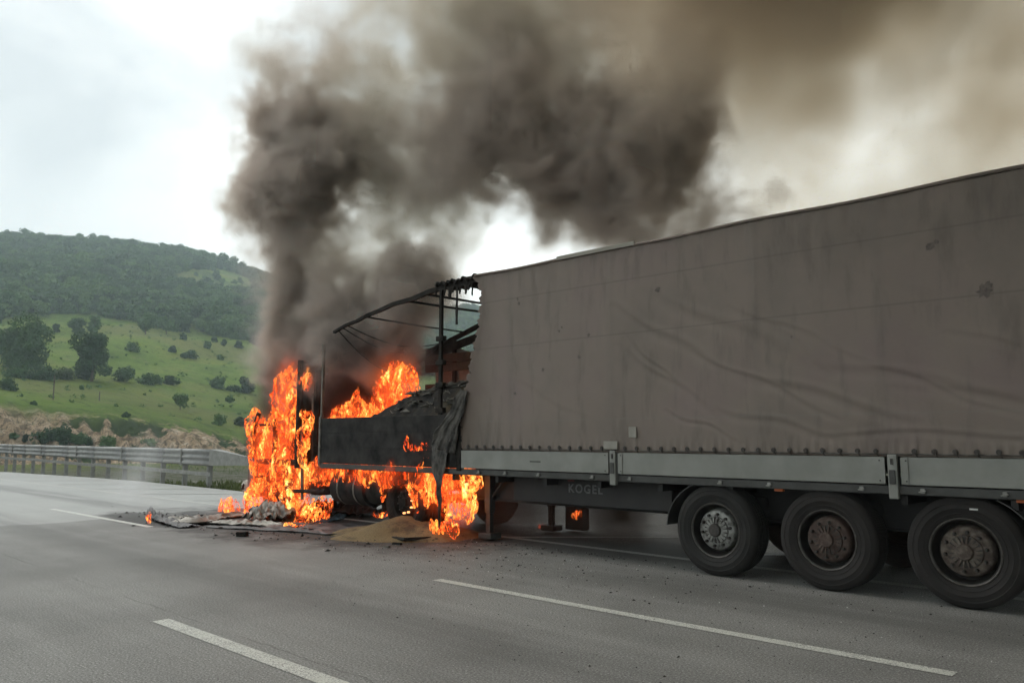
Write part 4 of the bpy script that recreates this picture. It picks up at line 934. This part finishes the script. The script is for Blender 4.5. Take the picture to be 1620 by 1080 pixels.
npmesh('rear_panel', np.stack([-9.06+.05*np.sin(Uc*4+Vc*3), Uc, Vc+.25*np.sin(Uc*3.1)*(Vc > 2.6)], -1).reshape(-1, 3), gridfaces(nuc, nuc), [MT['char']], TR, True).modifiers.new('t', 'SOLIDIFY').thickness = .02
mb = MB(); mb.box(-10.88, -10.62, -.02, .10, .40, 1.16, .03); mb.build('bumper_corner', MT['ash'], TR)
MB().box(-11.0, -10.86, .1, 2.4, .35, .75, .04).build('bumper', MT['char'], TR); MB().box(-10.92, -10.87, .1, 2.4, .8, 1.7, .02).build('grille', MT['char'], TR)
for y in (.35, 1.75):
    mb = MB(); mb.box(-10.3, -9.8, y, y+.45, 1.35, 1.45, .02); mb.box(-9.85, -9.76, y, y+.45, 1.45, 2.1, .02); mb.tube([(-10.1, y+.2, 1.1), (-10.1, y+.2, 1.36)], .08, 8); mb.build('seat_frame', MT['char'], TR)
a0 = plane_y(470, 600, .1); a1 = plane_y(474, 640, .1); a2 = plane_y(478, 700, .1); a3 = plane_y(478, 790, .1)
bar('stack_pipe', [a0, a1, a2, a3], .03, 'ash')
b0 = plane_y(495, 622, .2); b1 = plane_y(495, 655, .2); b2 = plane_y(491, 665, .2); b3 = plane_y(480, 668, .2)
bar('bent_pipe', [b0, b1, b2, b3], .022, 'ash')
bar('exhaust_pipe', [(-8.8, .3, .6), (-8.8, .25, 1.6), (-8.8, .3, 2.9)], .07)
MB().box(-8.75, -8.45, .15, .7, .5, 1.2, .03).build('battery_box', MT['char'], TR)
for z in (.45, .8): MB().box(-10.75, -10.3, .0, .12, z-.03, z+.02, .01).build('step', MT['char'], TR)
MB().tube([(-8.3, .5, 1.0), (-8.0, .6, 1.5), (-8.25, .7, 1.9)], .02, 6).build('air_hose', MT['char'], TR)
bar('side_guard', [(-9.3, .08, .55), (-8.1, .06, .6)], .04)

# ------------------------------------------------------------------ debris on the road
def crumple(name, pts, wds, hh, m, label, seed, nl=70, nw=16, cat='sheet', fold=7.):
    vs = np.zeros((nl, nw, 3))
    for i in range(nl):
        t_ = i/(nl-1); c0 = lerpn([(*p, 0) for p in pts], t_); c1 = lerpn([(*p, 0) for p in pts], min(1, t_+.02)); c2 = lerpn([(*p, 0) for p in pts], max(0, t_-.02))
        d_ = (c1-c2).normalized(); n_ = Vector((-d_.y, d_.x, 0)); wd = float(np.interp(t_, np.linspace(0, 1, len(wds)), wds)); h0 = float(np.interp(t_, np.linspace(0, 1, len(hh)), hh))
        wd *= 1+.35*mnoise.noise(Vector((t_*9, seed, 0)))
        for j in range(nw):
            s_ = j/(nw-1)-.5; p = c0+n_*wd*s_
            a_ = mnoise.noise(Vector((t_*fold, s_*6, seed*3.3))); b_ = mnoise.noise(Vector((t_*fold*3, s_*14, seed*7.1)))
            p = p+d_*.05*b_; ridge = (1-abs(a_)*2.2); ridge = max(0, ridge)
            p.z = .012+h0*(ridge*.75+.25+.5*b_)*max(0, 1-abs(s_)*1.1); p.z = max(p.z, .01); vs[i, j] = p
    o = npmesh(name, vs.reshape(-1, 3), gridfaces(nl, nw), [m], None, False); o.modifiers.new('t', 'SOLIDIFY').thickness = .008
    return tag(o, label, cat)
W2 = lambda x, y: tuple(GP(x, y))[:2]
crumple('crumpled_sheet', [W2(262, 826), W2(300, 829), W2(345, 820), W2(400, 815), W2(440, 812)], [.22, .7, .5, .6, .4], [.10, .16, .10, .10, .10], MT['sheet'], 'long pale crumpled metal sheet reaching furthest out over the road', 1)
crumple('crumpled_sheet', [W2(330, 828), W2(400, 830), W2(470, 836)], [.3, .5, .3], [.06, .10, .06], MT['sheet'], 'flatter crumpled sheet in front of the pale long one', 2)
crumple('crumpled_sheet', [W2(395, 826), W2(430, 822), W2(470, 815)], [.5, 1.0, .5], [.2, .42, .25], MT['sheet'], 'tall folded sheet pile below the front wheel of the truck', 3, fold=10.)
crumple('charred_sheet', [W2(236, 819), W2(262, 827), W2(300, 835)], [.15, .3, .35], [.22, .12, .05], MT['sheet_char'], 'black curled sheet tip at the far end of the debris', 4)
crumple('charred_sheet', [W2(430, 832), W2(520, 836), W2(600, 846), W2(690, 856)], [.6, 1.1, 1.0, .25], [.05, .10, .08, .03], MT['sheet_char'], 'large black burnt tarp sheet lying before the fuel tank', 5)
crumple('charred_sheet', [W2(330, 834), W2(420, 838), W2(520, 844)], [.15, .3, .2], [.03, .05, .03], MT['sheet_char'], 'thin black strip lying nearest the camera along the debris', 8)
crumple('charred_sheet', [W2(480, 812), W2(540, 812), W2(600, 818)], [.6, .9, .5], [.25, .3, .2], MT['sheet_char'], 'heaped black burnt sheet leaning under the fuel tank', 9)
crumple('blue_sheet', [W2(500, 829), W2(530, 824), W2(550, 812)], [.12, .22, .12], [.06, .10, .10], MT['sheet_blue'], 'scrap of blue tarp on the black sheet beside the ground fire', 6, 30, 10)
tag(MB().tube([Vector((*W2(586, 850), .03)), Vector((*W2(640, 858), .05)), Vector((*W2(686, 855), .04)), Vector((*W2(705, 850), .03))], .03, 6).build('charred_bar', MT['char'], None, True), 'thin charred bar lying along the front of the grain heap', 'bar')
def chunk(px, py, sx, sy, sz, m, name, label, cat, rot=.3):
    p = GP(px, py); mb = MB().box(-sx/2, sx/2, -sy/2, sy/2, 0, sz, min(sx, sy, sz)*.15); rn = random.Random(px); mb.v = [(v[0]*(1+rn.uniform(-.12, .12)), v[1]*(1+rn.uniform(-.12, .12)), v[2]*(1+rn.uniform(-.15, .15))) for v in mb.v]
    o = mb.build(name, MT[m]); o.location = p+Vector((0, 0, .001)); o.rotation_euler = (0, 0, rot); return tag(o, label, cat)
chunk(383, 848, .17, .12, .07, 'char', 'charred_block', 'small black charred block alone on the asphalt before the debris', 'block', .7)
chunk(349, 836, .06, .05, .03, 'char', 'charred_chip', 'tiny black chip between the charred block and the debris', 'chip')
chunk(434, 837, .16, .1, .02, 'tan', 'pale_scrap', 'pale flat scrap at the near edge of the debris', 'scrap')
chunk(612, 866, .09, .05, .03, 'ash', 'ashy_scrap', 'grey ashy scrap on the road before the grain heap', 'scrap')
chunk(628, 861, .14, .06, .03, 'char', 'charred_scrap', 'dark scrap just in front of the grain heap', 'scrap')
hh_ = thing('headlamp_shell', GP(391, 784)-Vector((0, 0, 0)), 'whitish melted round headlamp shell with two holes beside the burning cab', 'lamp shell')
pc = plane_y(391, 771, .6); hh_.location = (pc.x, pc.y, 0)
mb = MB(); mb.lathe([(.06, -.10), (.13, -.07), (.16, 0), (.14, .06), (.10, .08), (.04, .085)], (pc.x, pc.y, pc.z+.02), 'Y', 20); mb.build('shell', MT['tan'], hh_, True)
mb = MB(); mb.lathe([(.001, -.102), (.045, -.10)], (pc.x+.02, pc.y, pc.z+.05), 'Y', 12); mb.lathe([(.001, -.115), (.035, -.112)], (pc.x-.04, pc.y, pc.z-.03), 'Y', 12); mb.build('socket', MT['char'], hh_)
MB().tube([(pc.x, pc.y, 0), (pc.x, pc.y, pc.z-.1)], .03, 6).build('bracket', MT['char'], hh_)
# spilled grain
gc = Vector((-5.62, .02)); ax = Vector((.75, .66)); bx = Vector((-.66, .75)); nr, na = 34, 60; vs = [(gc.x, gc.y, .25)]
for i in range(1, nr+1):
    r = i/nr
    for k in range(na):
        a = 6.2832*k/na; q_ = gc+ax*(math.cos(a)*r*1.3)+bx*(math.sin(a)*r*.9); ed = 1+.22*mnoise.noise(Vector((math.cos(a)*2, math.sin(a)*2, 1)))
        q_ = gc+(q_-gc)*ed; z = .25*(.5+.5*math.cos(math.pi*min(1, r)))**.55*(1+.5*mnoise.noise(Vector((q_.x*2, q_.y*2, 0))))+.012*mnoise.noise(Vector((q_.x*14, q_.y*14, 0))); vs.append((q_.x, q_.y, max(z, 0)+.004 if i < nr else .001))
fs = [(0, 1+k, 1+(k+1) % na) for k in range(na)]+[(1+(i-1)*na+k, 1+i*na+k, 1+i*na+(k+1) % na, 1+(i-1)*na+(k+1) % na) for i in range(1, nr) for k in range(na)]
tag(MB().add(vs, fs).build('grain_heap', MT['grain'], None, True), 'tan heap of spilled grain on the asphalt before the burning drive wheel', 'grain', kind='stuff')
def bits(name, n, area, smin, smax, m, label, seed):
    g = random.Random(seed); mb = MB()
    for i in range(n):
        x, y = area(g); s_ = g.uniform(smin, smax)*g.choice((.5, .7, 1)); a = g.uniform(0, 3.14); c_, s2 = math.cos(a)*s_, math.sin(a)*s_; k = g.uniform(.15, .7)
        mb.add([(x-c_, y-s2, .002), (x+s2*k, y-c_*k, .002), (x+c_, y+s2, .002), (x-s2*k, y+c_*k, .002), (x, y, .004+s_*.5)], [(0, 1, 4), (1, 2, 4), (2, 3, 4), (3, 0, 4)])
    return tag(mb.build(name, MT[m]), label, 'debris', kind='stuff')
def ar1(g): return (g.gauss(-3.2, 2.8), -g.random()**1.3*2.4+.5)
def ar2(g): return (g.uniform(-3, 4), g.uniform(-4.2, .2))
bits('dark_debris', 520, ar1, .006, .026, 'char', 'dark burnt crumbs strewn over the asphalt beside the trailer', 1)
bits('pale_debris', 380, ar1, .004, .011, 'white', 'pale specks strewn over the asphalt beside the trailer', 2)
bits('road_grit', 380, ar2, .005, .014, 'char', 'dark grit scattered between the trailer wheels and the lane line', 3)
bits('spilled_kernels', 1500, lambda g: (g.gauss(-5.9, 1.1), g.gauss(-.55, .45)), .006, .012, 'grain', 'thin scatter of grain kernels around the spilled heap', 6)
bits('ash_flakes', 260, lambda g: (g.gauss(-9.5, 1.8), g.gauss(-1.3, .45)), .012, .06, 'char', 'burnt flakes around the crumpled sheets', 7)
tuft = plant(985, 806, 26, 34, 'pale', 'bush', 'pale dusty bush seen under the trailer between leg and wheel', 'bush', rmin=12) if False else None
# dusty bush seen below the trailer
p = GP(985, 822); bt = thing('bush', p, 'pale dusty bush seen under the trailer between leg and first wheel', 'bush')
Q, Fq = crown_arrays(77, .42, .5, 700, .03, .0, 8); o = npmesh('crown', Q, Fq, [MT['leaf_pale']]); o.parent = bt
o = trunk_mb(5, .3, .3).build('trunk', MT['bark']); o.parent = bt; o.location = (0, 0, 0)

# ------------------------------------------------------------------ field grids (smoke) and flames
def field_group(name, blobs, vox, k, scale, warp, lo, hi, seed, stretch=(1, 1, 1), pad=.4, det=5, rough=.64, mode='sum', wscale=.55, zcut=None, mod=False):
    mn = Vector((1e9,)*3); mx = -mn
    for p, r, s_ in blobs:
        for i in range(3): mn[i] = min(mn[i], p[i]-r*1.25/stretch[i]-pad); mx[i] = max(mx[i], p[i]+r*1.25/stretch[i]+pad)
    if zcut is not None: mn.z = max(mn.z, zcut)
    ng = bpy.data.node_groups.new(name, 'GeometryNodeTree'); ng.interface.new_socket('Geometry', in_out='OUTPUT', socket_type='NodeSocketGeometry')
    q = NT(ng); vc = q.n('GeometryNodeVolumeCube'); vc.inputs['Min'].default_value = mn; vc.inputs['Max'].default_value = mx
    for i, a in enumerate('XYZ'): vc.inputs['Resolution '+a].default_value = max(8, int((mx[i]-mn[i])/vox))
    pos = q.n('GeometryNodeInputPosition').outputs[0]
    sc = q.vec('MULTIPLY', pos, stretch).outputs[0]
    nz = q.n('ShaderNodeTexNoise', noise_dimensions='4D'); q.set(nz.inputs['Vector'], sc); nz.inputs['Scale'].default_value = wscale; nz.inputs['Detail'].default_value = 3; nz.inputs['W'].default_value = seed+3
    wv = q.vec('SCALE', q.vec('SUBTRACT', nz.outputs['Color'], (.5, .5, .5)).outputs[0], sc=warp*2).outputs[0]
    p2 = q.vec('ADD', sc, wv).outputs[0]
    n2 = q.noise(p2, scale, det, rough, .7 if mod else 0, seed+9.)
    n3 = q.noise(p2, scale*.33, 3, .5, 0, seed+5.)
    nn = q.math('ADD', q.math('MULTIPLY', q.math('SUBTRACT', n2, .5), k*2), q.math('MULTIPLY', q.math('SUBTRACT', n3, .5), k))
    tot = None
    for p, r, s_ in blobs:
        c_ = (p[0]*stretch[0], p[1]*stretch[1], p[2]*stretch[2])
        d = q.vec('DISTANCE', p2, c_).outputs['Value']
        f = q.math('ADD', q.math('SUBTRACT', 1., q.math('DIVIDE', d, r)), nn)
        g_ = q.math('MULTIPLY', q.mapr(f, lo, hi, 0, s_), q.math('SUBTRACT', 1.15, q.math('DIVIDE', d, r*1.25), clamp=True))
        tot = g_ if tot is None else q.math('ADD' if mode == 'sum' else 'MAXIMUM', tot, g_)
    if mod: tot = q.math('MULTIPLY', tot, q.mapr(q.noise(p2, scale*.8, 4, .65, 0, seed+21.), .38, .62, .12, 1.8))
    q.set(vc.inputs['Density'], tot)
    return ng, q, vc
def smoke(name, label, blobs, vox, m, k=.8, scale=.9, warp=.35, lo=0., hi=.5, seed=0, cat='smoke', **kw):
    ng, q, vc = field_group(name, blobs, vox, k, scale, warp, lo, hi, seed, **kw)
    sm = q.n('GeometryNodeSetMaterial'); sm.inputs['Material'].default_value = m; go = q.n('NodeGroupOutput')
    q.set(sm.inputs[0], vc.outputs[0]); q.set(go.inputs[0], sm.outputs[0])
    vd = bpy.data.volumes.new(name); o = bpy.data.objects.new(name, vd); COL.objects.link(o); vd.materials.append(m)
    md = o.modifiers.new('v', 'NODES'); md.node_group = ng
    return tag(o, label, cat, kind='stuff')
FL = []
GLOW = []
def flame(name, label, blobs, vox=.03, m='flame', k=.55, scale=3.2, warp=.22, seed=0, thr=.12, parent=None, glow=0):
    ng, q, vc = field_group(name, blobs, vox, k, scale, warp, 0., .3, seed, stretch=(1, 1, .5), pad=.15, det=5, rough=.62, mode='max', wscale=2.4)
    vm = q.n('GeometryNodeVolumeToMesh'); vm.inputs['Threshold'].default_value = thr; vm.inputs['Adaptivity'].default_value = .12
    go = q.n('NodeGroupOutput'); q.set(vm.inputs[0], vc.outputs[0]); q.set(go.inputs[0], vm.outputs[0])
    me = bpy.data.meshes.new(name); o = bpy.data.objects.new(name, me); COL.objects.link(o)
    md = o.modifiers.new('v', 'NODES'); md.node_group = ng; FL.append((o, MT[m]))
    if glow: GLOW.append((o, [(p, r*1.3, s_) for p, r, s_ in blobs], seed, glow))
    return tag(o, label, 'fire')
def fb(x, y, r, d, s_=1.): return (PX(x, y, d), r/F*d, s_)
def fy(x, y, r, Y, s_=1.):           # flame lump seen at a pixel, standing in the plane Y of the truck
    p = plane_y(x, y, Y); return (p, r/F*depth(p), s_)
KF = dict(k=1.35, scale=6.5, warp=.18, glow=1.)
KS = dict(k=1.0, scale=9., warp=.08)
flame('fire', 'tall column of flame engulfing the side of the burning cab',
      [fy(x, y, r*1.0, .12) for x, y, r in ((460, 603, 16), (458, 618, 22), (453, 638, 21), (450, 655, 17), (452, 672, 15), (440, 688, 20), (409, 662, 10), (406, 680, 14), (412, 698, 17), (435, 702, 22), (425, 716, 25), (418, 734, 22), (450, 732, 20), (457, 750, 23), (462, 764, 20), (440, 758, 18), (470, 744, 11), (466, 680, 7), (475, 660, 5), (480, 725, 8))], .022, seed=1., **KF)
flame('fire', 'low flames at the front foot of the burning cab', [fy(x, y, r*1.0, -.05) for x, y, r in ((370, 804, 7), (354, 804, 6), (408, 796, 18), (420, 788, 16), (395, 803, 12), (378, 803, 8), (418, 770, 9), (425, 780, 9), (362, 804, 6), (348, 803, 5))], .022, 'flame_fine', seed=2., **KF)
flame('fire', 'scattered small flames high between cab and trailer', [fy(x, y, r*1.3, .1) for x, y, r in ((478, 590, 8), (486, 602, 6), (470, 598, 5), (480, 655, 4), (486, 667, 7), (482, 690, 9), (479, 705, 6), (491, 660, 4))], .018, 'flame_fine', seed=3., **KS)
flame('fire', 'tallest flame rising from the grain load inside the trailer', [fy(x, y, r*1.02, 1.3) for x, y, r in ((640, 603, 13), (655, 606, 9), (622, 616, 22), (645, 618, 19), (612, 625, 24), (640, 630, 22), (615, 645, 20), (600, 650, 14))], .026, seed=4., **KF)
flame('fire', 'low tongue of flame along the front of the grain load', [fy(x, y+5, r*1.0, .6) for x, y, r in ((522, 668, 9), (536, 664, 13), (552, 660, 16), (566, 652, 17), (561, 640, 9), (580, 655, 15), (592, 655, 12), (572, 638, 6))], .020, 'flame_fine', seed=5., **KF)
flame('fire', 'bright band of flame under the charred side boards', [fy(x, 748+(x-520)*.03, 11, .12) for x in range(492, 690, 8)]+[fy(618, 738, 7, -.1), fy(614, 748, 11, -.1), fy(606, 758, 7, -.1), fy(618, 730, 4, -.1)], .018, seed=6., k=.8, scale=7., warp=.1, glow=1.)
flame('fire', 'sheet of flame behind the drive wheel beside the hanging strip', [fy(x, y, r*1.3, .25) for x, y, r in ((655, 752, 12), (668, 762, 18), (690, 762, 22), (668, 785, 13), (672, 802, 8), (667, 814, 5), (702, 758, 14), (690, 785, 13), (712, 775, 12), (700, 770, 14))], .020, seed=7., **KF)
flame('fire', 'flame right of the hanging charred strip under the trailer', [fy(x, y, r*1.3, .25) for x, y, r in ((726, 760, 15), (723, 782, 17), (733, 798, 12), (742, 760, 9), (738, 808, 8), (752, 764, 6), (749, 803, 5), (757, 768, 4))], .020, seed=8., **KF)
flame('fire', 'small ground flames right of the grain heap', [fy(x, y, r*.95, -.05) for x, y, r in ((690, 831, 8), (700, 834, 7), (708, 829, 9), (716, 834, 8), (724, 833, 5), (682, 829, 5))], .016, 'flame_fine', seed=9., **KS)
flame('fire', 'flames creeping over the sheets between front wheel and tank', [fy(x, y, r*1.0, .15) for x, y, r in ((465, 788, 12), (478, 796, 9), (488, 772, 6), (500, 745, 8), (470, 772, 10), (450, 780, 8), (492, 752, 7), (482, 742, 5), (475, 805, 6))], .020, 'flame_fine', seed=10., **KF)
flame('fire', 'orange ground fire on the burnt sheet beside the blue scrap', [fb(x, y, r*1.25, depth(GP(x, 826))) for x, y, r in ((500, 814, 11), (486, 820, 9), (512, 808, 9), (472, 822, 6), (521, 801, 5), (495, 823, 6), (505, 820, 7))], .016, 'flame_fine', seed=11., **KS)
flame('fire', 'thin line of fire at the near edge of the burnt sheet', [fb(x, 833+(x-450)*.05, 3.6, depth(GP(x, 836))) for x in range(452, 512, 5)], .012, 'flame_fine', seed=12., k=.5, scale=9., warp=.03)
flame('fire', 'pair of small flames on the charred side board', [fy(x, y, r*.85, -.06) for x, y, r in ((644, 697, 4), (643, 704, 6), (655, 708, 4), (650, 707, 4), (661, 708, 4), (667, 707, 5), (674, 706, 4), (643, 690, 2.5))], .012, 'flame_fine', seed=13., k=.6, scale=10., warp=.04)
flame('fire', 'tiny flame at the far end of the debris on the road', [fb(235, 819, 4, 14.9), fb(237, 814, 2.6, 14.9), fb(236, 823, 3.5, 14.9)], .012, 'flame_fine', seed=14., k=.5, scale=9., warp=.04)
flame('fire', 'small flame on the far landing leg seen under the trailer', [fy(912, 815, 4, 1.9), fy(918, 813, 3.4, 1.9), fy(907, 816, 2.8, 1.9)], .011, 'flame_fine', seed=15., k=.5, scale=10., warp=.03)
flame('fire', 'little flame on the ground beyond the trailer', [fb(853, 832, 3, depth(GP(860, 835))), fb(860, 831, 3.6, depth(GP(860, 835))), fb(867, 833, 2.4, depth(GP(860, 835)))], .011, 'flame_fine', seed=16., k=.5, scale=10., warp=.03)
flame('fire', 'thin arc of flame at the foot of the burning drive wheel', [fy(x, 814-((x-602)/11)**2*3, 2.6, .0) for x in range(592, 614, 2)], .01, 'flame_fine', seed=17., k=.3, scale=9., warp=.02)
flame('fire', 'curling thin flame beside the drive wheel', [fy(608, 770, 3, .05), fy(605, 777, 3, .05), fy(609, 784, 3, .05), fy(606, 790, 3, .05), fy(609, 764, 2.5, .05)], .011, 'flame_fine', seed=18., k=.5, scale=9., warp=.04)
dg = bpy.context.evaluated_depsgraph_get(); tt = 0
for o, m in FL:
    me = bpy.data.meshes.new_from_object(o.evaluated_get(dg)); o.modifiers.clear(); me.materials.clear(); me.materials.append(m); o.data = me; tt += len(me.polygons)
    me.polygons.foreach_set('use_smooth', [True]*len(me.polygons))
print('flame polys', tt, [len(o.data.polygons) for o, _ in FL])

gm = bpy.data.materials.new('flame_glow'); gm.use_nodes = True; t = NT(gm.node_tree); gm.node_tree.nodes.clear()
go_ = t.n('ShaderNodeOutputMaterial'); gv = t.n('ShaderNodeVolumePrincipled'); gv.inputs['Density'].default_value = .9; gv.inputs['Color'].default_value = (.5, .2, .1, 1)
ga = t.n('ShaderNodeAttribute'); ga.attribute_name = 'density'
gv.inputs['Emission Color'].default_value = (1, .10, .018, 1); t.set(gv.inputs['Emission Strength'], t.math('MULTIPLY', ga.outputs['Fac'], 1.5)); t.nt.links.new(gv.outputs[0], go_.inputs['Volume'])
for par, bl, sd_, st in GLOW:
    ng, q, vc = field_group('glow', bl, .045, .9, 4.5, .18, 0., .6, sd_, stretch=(1, 1, .5), pad=.2, det=4, rough=.6, mode='max', wscale=2.4)
    sm = q.n('GeometryNodeSetMaterial'); sm.inputs['Material'].default_value = gm; go = q.n('NodeGroupOutput'); q.set(sm.inputs[0], vc.outputs[0]); q.set(go.inputs[0], sm.outputs[0])
    vd = bpy.data.volumes.new('glow'); o = bpy.data.objects.new('glow', vd); COL.objects.link(o); vd.materials.append(gm); o.modifiers.new('v', 'NODES').node_group = ng; o.parent = par

DARK = volmat('dark_smoke', (.55, .505, .48), 2.8, (.42, .29, .20, 1))
DARK.cycles.volume_step_rate = .5
B = []
def b(x, y, r, d, s_=1.): B.append((PX(x, y, d), r/F*d, s_))
PK = dict(k=1.15, scale=1.5, warp=.45, lo=-.05, hi=.55, seed=0., mod=True, rough=.72)
b(445, 610, 42, 17.0, 1.2); b(420, 565, 45, 17.0, .9); b(425, 510, 55, 17.3, .8); b(465, 550, 75, 16.8, 3.4); b(470, 500, 70, 17, 3.); b(500, 600, 50, 16.2, 1.8); b(450, 440, 80, 17.2, 1.); b(480, 385, 95, 17.2, 1.2); b(450, 330, 85, 17.2, 1.4)
b(480, 250, 130, 17.2, 3.); b(425, 190, 85, 17.2, 1.1); b(540, 250, 80, 17.1, 1.); b(425, 300, 70, 17.3, .8); b(450, 120, 90, 17.2, .45); b(520, 80, 100, 17.4, .35)
smoke('smoke_plume', 'dark smoke column rising straight above the burning cab', B, .06, DARK, **PK); B = []
b(560, 170, 110, 17.2, .35); b(640, 80, 120, 17, .16); b(600, 250, 90, 17, .8); b(640, 170, 220, 17.5, .2); b(630, 320, 130, 17.3, .42); b(880, 90, 220, 17.5, .28); b(760, -40, 250, 17.5, .25); b(560, 420, 120, 17.3, .5); b(700, 360, 90, 17.2, .4); b(420, 300, 80, 17.5, .35); b(430, 100, 90, 17.5, .3); b(740, 300, 80, 17, .5); b(760, 60, 130, 16.5, .3); b(880, 60, 120, 16.5, .25); b(600, 400, 80, 16.3, .3)
b(700, -60, 160, 17, .3); b(950, -60, 140, 16.5, .3)
smoke('smoke_veil', 'thin lit smoke filling the middle of the plume', B, .08, volmat('lit_smoke', (.80, .73, .66), 2.6, (.6, .34, .15, 1)), **PK); B = []
b(530, 560, 60, 16.0, 3.4); b(600, 510, 85, 15.8, 3.4); b(545, 480, 80, 16.2, 3.); b(640, 460, 85, 16, 2.); b(670, 415, 60, 15.8, 1.5); b(700, 470, 50, 15.8, 1.); b(600, 560, 60, 16., 1.6)
smoke('smoke_plume', 'dark smoke mass boiling up over the open trailer front', B, .06, DARK, **PK); B = []
b(690, 240, 115, 16.5, 1.); b(800, 180, 150, 16, 1.3); b(880, 275, 125, 16, 2.6); b(1000, 230, 155, 15.5, 3.); b(1100, 60, 110, 15.5, 1.3); b(1060, 140, 110, 15.5, 1.3); b(1010, 340, 100, 14.8, 1.1); b(1120, 330, 90, 14.8, .9); b(930, 365, 55, 15, .9); b(1000, 385, 60, 14.5, .9); b(1080, 365, 70, 14.2, .9); b(1180, 330, 60, 14.4, .7); b(1230, 310, 45, 14.4, .35); b(1150, -60, 130, 15.5, .9)
smoke('smoke_plume', 'broad dark smoke bank slanting up over the middle of the trailer', B, .07, DARK, **PK)
B = []
b(540, 600, 60, 16.2, 1.); b(600, 560, 60, 16.3, 1.); b(660, 570, 40, 16.4, .5); b(525, 640, 50, 16.4, 1.3); b(490, 640, 40, 16.6, 1.); b(490, 700, 40, 16.4, .8); b(560, 700, 60, 16.9, 1.); b(640, 640, 50, 16.9, .6); b(510, 580, 50, 16.2, 1.4); b(700, 590, 40, 15.8, .2); b(500, 760, 40, 16.0, .5); b(450, 640, 50, 17.3, .9); b(445, 600, 45, 17., .8); b(545, 545, 60, 16.2, .8); b(430, 700, 45, 17.6, .9); b(480, 600, 45, 16.5, 1.2); b(560, 560, 50, 15.6, .7)
smoke('interior_smoke', 'sooty dark smoke around the cab and inside the burnt front of the trailer', B, .075, volmat('soot_smoke', (.17, .13, .12), 5.0), k=.55, scale=1.2, warp=.3, lo=-.1, hi=.5, seed=4.)
B = []
for x, y, r, d, s_ in ((1250, 60, 260, 19, .45), (1230, 250, 180, 19, .3), (1450, 60, 300, 18, .28), (1500, 270, 260, 18, .42), (1700, 150, 320, 17, .4), (1330, -170, 320, 18, .4), (1600, -280, 380, 16, .2), (1150, 150, 140, 19, .5), (1330, 180, 150, 17, .25), (1050, 300, 130, 18, .3), (1900, 0, 420, 14, .45), (1250, 310, 80, 17, .5), (1560, 250, 130, 16.5, .45), (1330, 320, 110, 17, .55), (1450, 300, 120, 17, .4), (980, -100, 260, 18, .5), (1450, -560, 480, 14, 1.), (2150, -350, 480, 11, 1.), (1000, -500, 400, 16, .8), (1190, 240, 80, 15.5, .9), (1240, 90, 110, 16, .8), (1200, 330, 60, 15, .9)): b(x, y, r, d, s_)
for x, y, z, r, s_ in ((1, 0, 9.8, 4.032, 4), (4.5, -1, 10.5, 4.704, 4.4), (8, 1, 8.5, 5.04, 4.4), (8.5, -4, 11, 5.04, 4), (3.5, -4.5, 13, 4, 1.6), (12, 2, 7.5, 5, 2.), (-1, -2.5, 13, 4, 1.2), (3, -8, 13, 5.6, 4), (9, -9, 10.5, 5.6, 4.8), (13, -4, 7, 5.6, 4.8), (9, -14, 12, 5, 2.)): B.append((Vector((x, y, z)), r, s_))  # denser unseen lobes added overhead to shade the road
smoke('drifting_smoke', 'thin brownish smoke drifting over the rear of the trailer, with dense unseen lobes added overhead for shade', B, .24, volmat('brown_smoke', (.63, .56, .49), .54, (.74, .43, .19, 1)), k=1.25, scale=1.0, warp=.8, lo=-.15, hi=.6, seed=7., wscale=.35, rough=.7)
B = []
b(215, 765, 34, 17.5, .8); b(225, 735, 40, 18, .5); b(205, 790, 30, 16.5, .5); b(235, 800, 26, 15.8, .5); b(190, 760, 40, 18, .3); b(240, 705, 36, 18, .25)
smoke('wisp_smoke', 'faint white wisp of smoke rising before the guardrail', B, .1, volmat('white_smoke', (.96, .97, .98), .8), k=.4, scale=1.2, warp=.3, lo=-.2, hi=.8, seed=11.)
B = []
for x, y, z, r, s_ in ((-4, 1.6, .6, .9, .7), (-2.6, 1.8, .5, .9, .6), (-1.2, 1.8, .5, .8, .5), (-5.2, 1.8, .6, .9, .9), (0, 2., .4, .8, .4), (-3.4, 2.6, .5, .9, .7), (-1.8, 3., .5, 1., .5), (1.3, 2.2, .4, .8, .3)): B.append((Vector((x, y, z)), r, s_))
smoke('underbody_smoke', 'brown smoke hanging below the trailer floor', B, .1, volmat('under_smoke', (.20, .145, .12), 2.6), k=.4, scale=1.2, warp=.3, lo=-.1, hi=.6, seed=13., zcut=.02)  # smoke made thicker and darker to deepen the shade under the trailer

# ------------------------------------------------------------------ haze
hz = MB().box(-1560, 1560, -1560, 1560, -4, 216).build('haze', MT['white'])
hz.data.materials.clear(); hm = bpy.data.materials.new('haze'); hm.use_nodes = True; hm.node_tree.nodes.clear()
ho = hm.node_tree.nodes.new('ShaderNodeOutputMaterial'); hv = hm.node_tree.nodes.new('ShaderNodeVolumePrincipled')
hv.inputs['Color'].default_value = (.80, .94, 1, 1); hv.inputs['Density'].default_value = .0005
hm.node_tree.links.new(hv.outputs[0], ho.inputs['Volume']); hz.data.materials.append(hm); hz['kind'] = 'stuff'
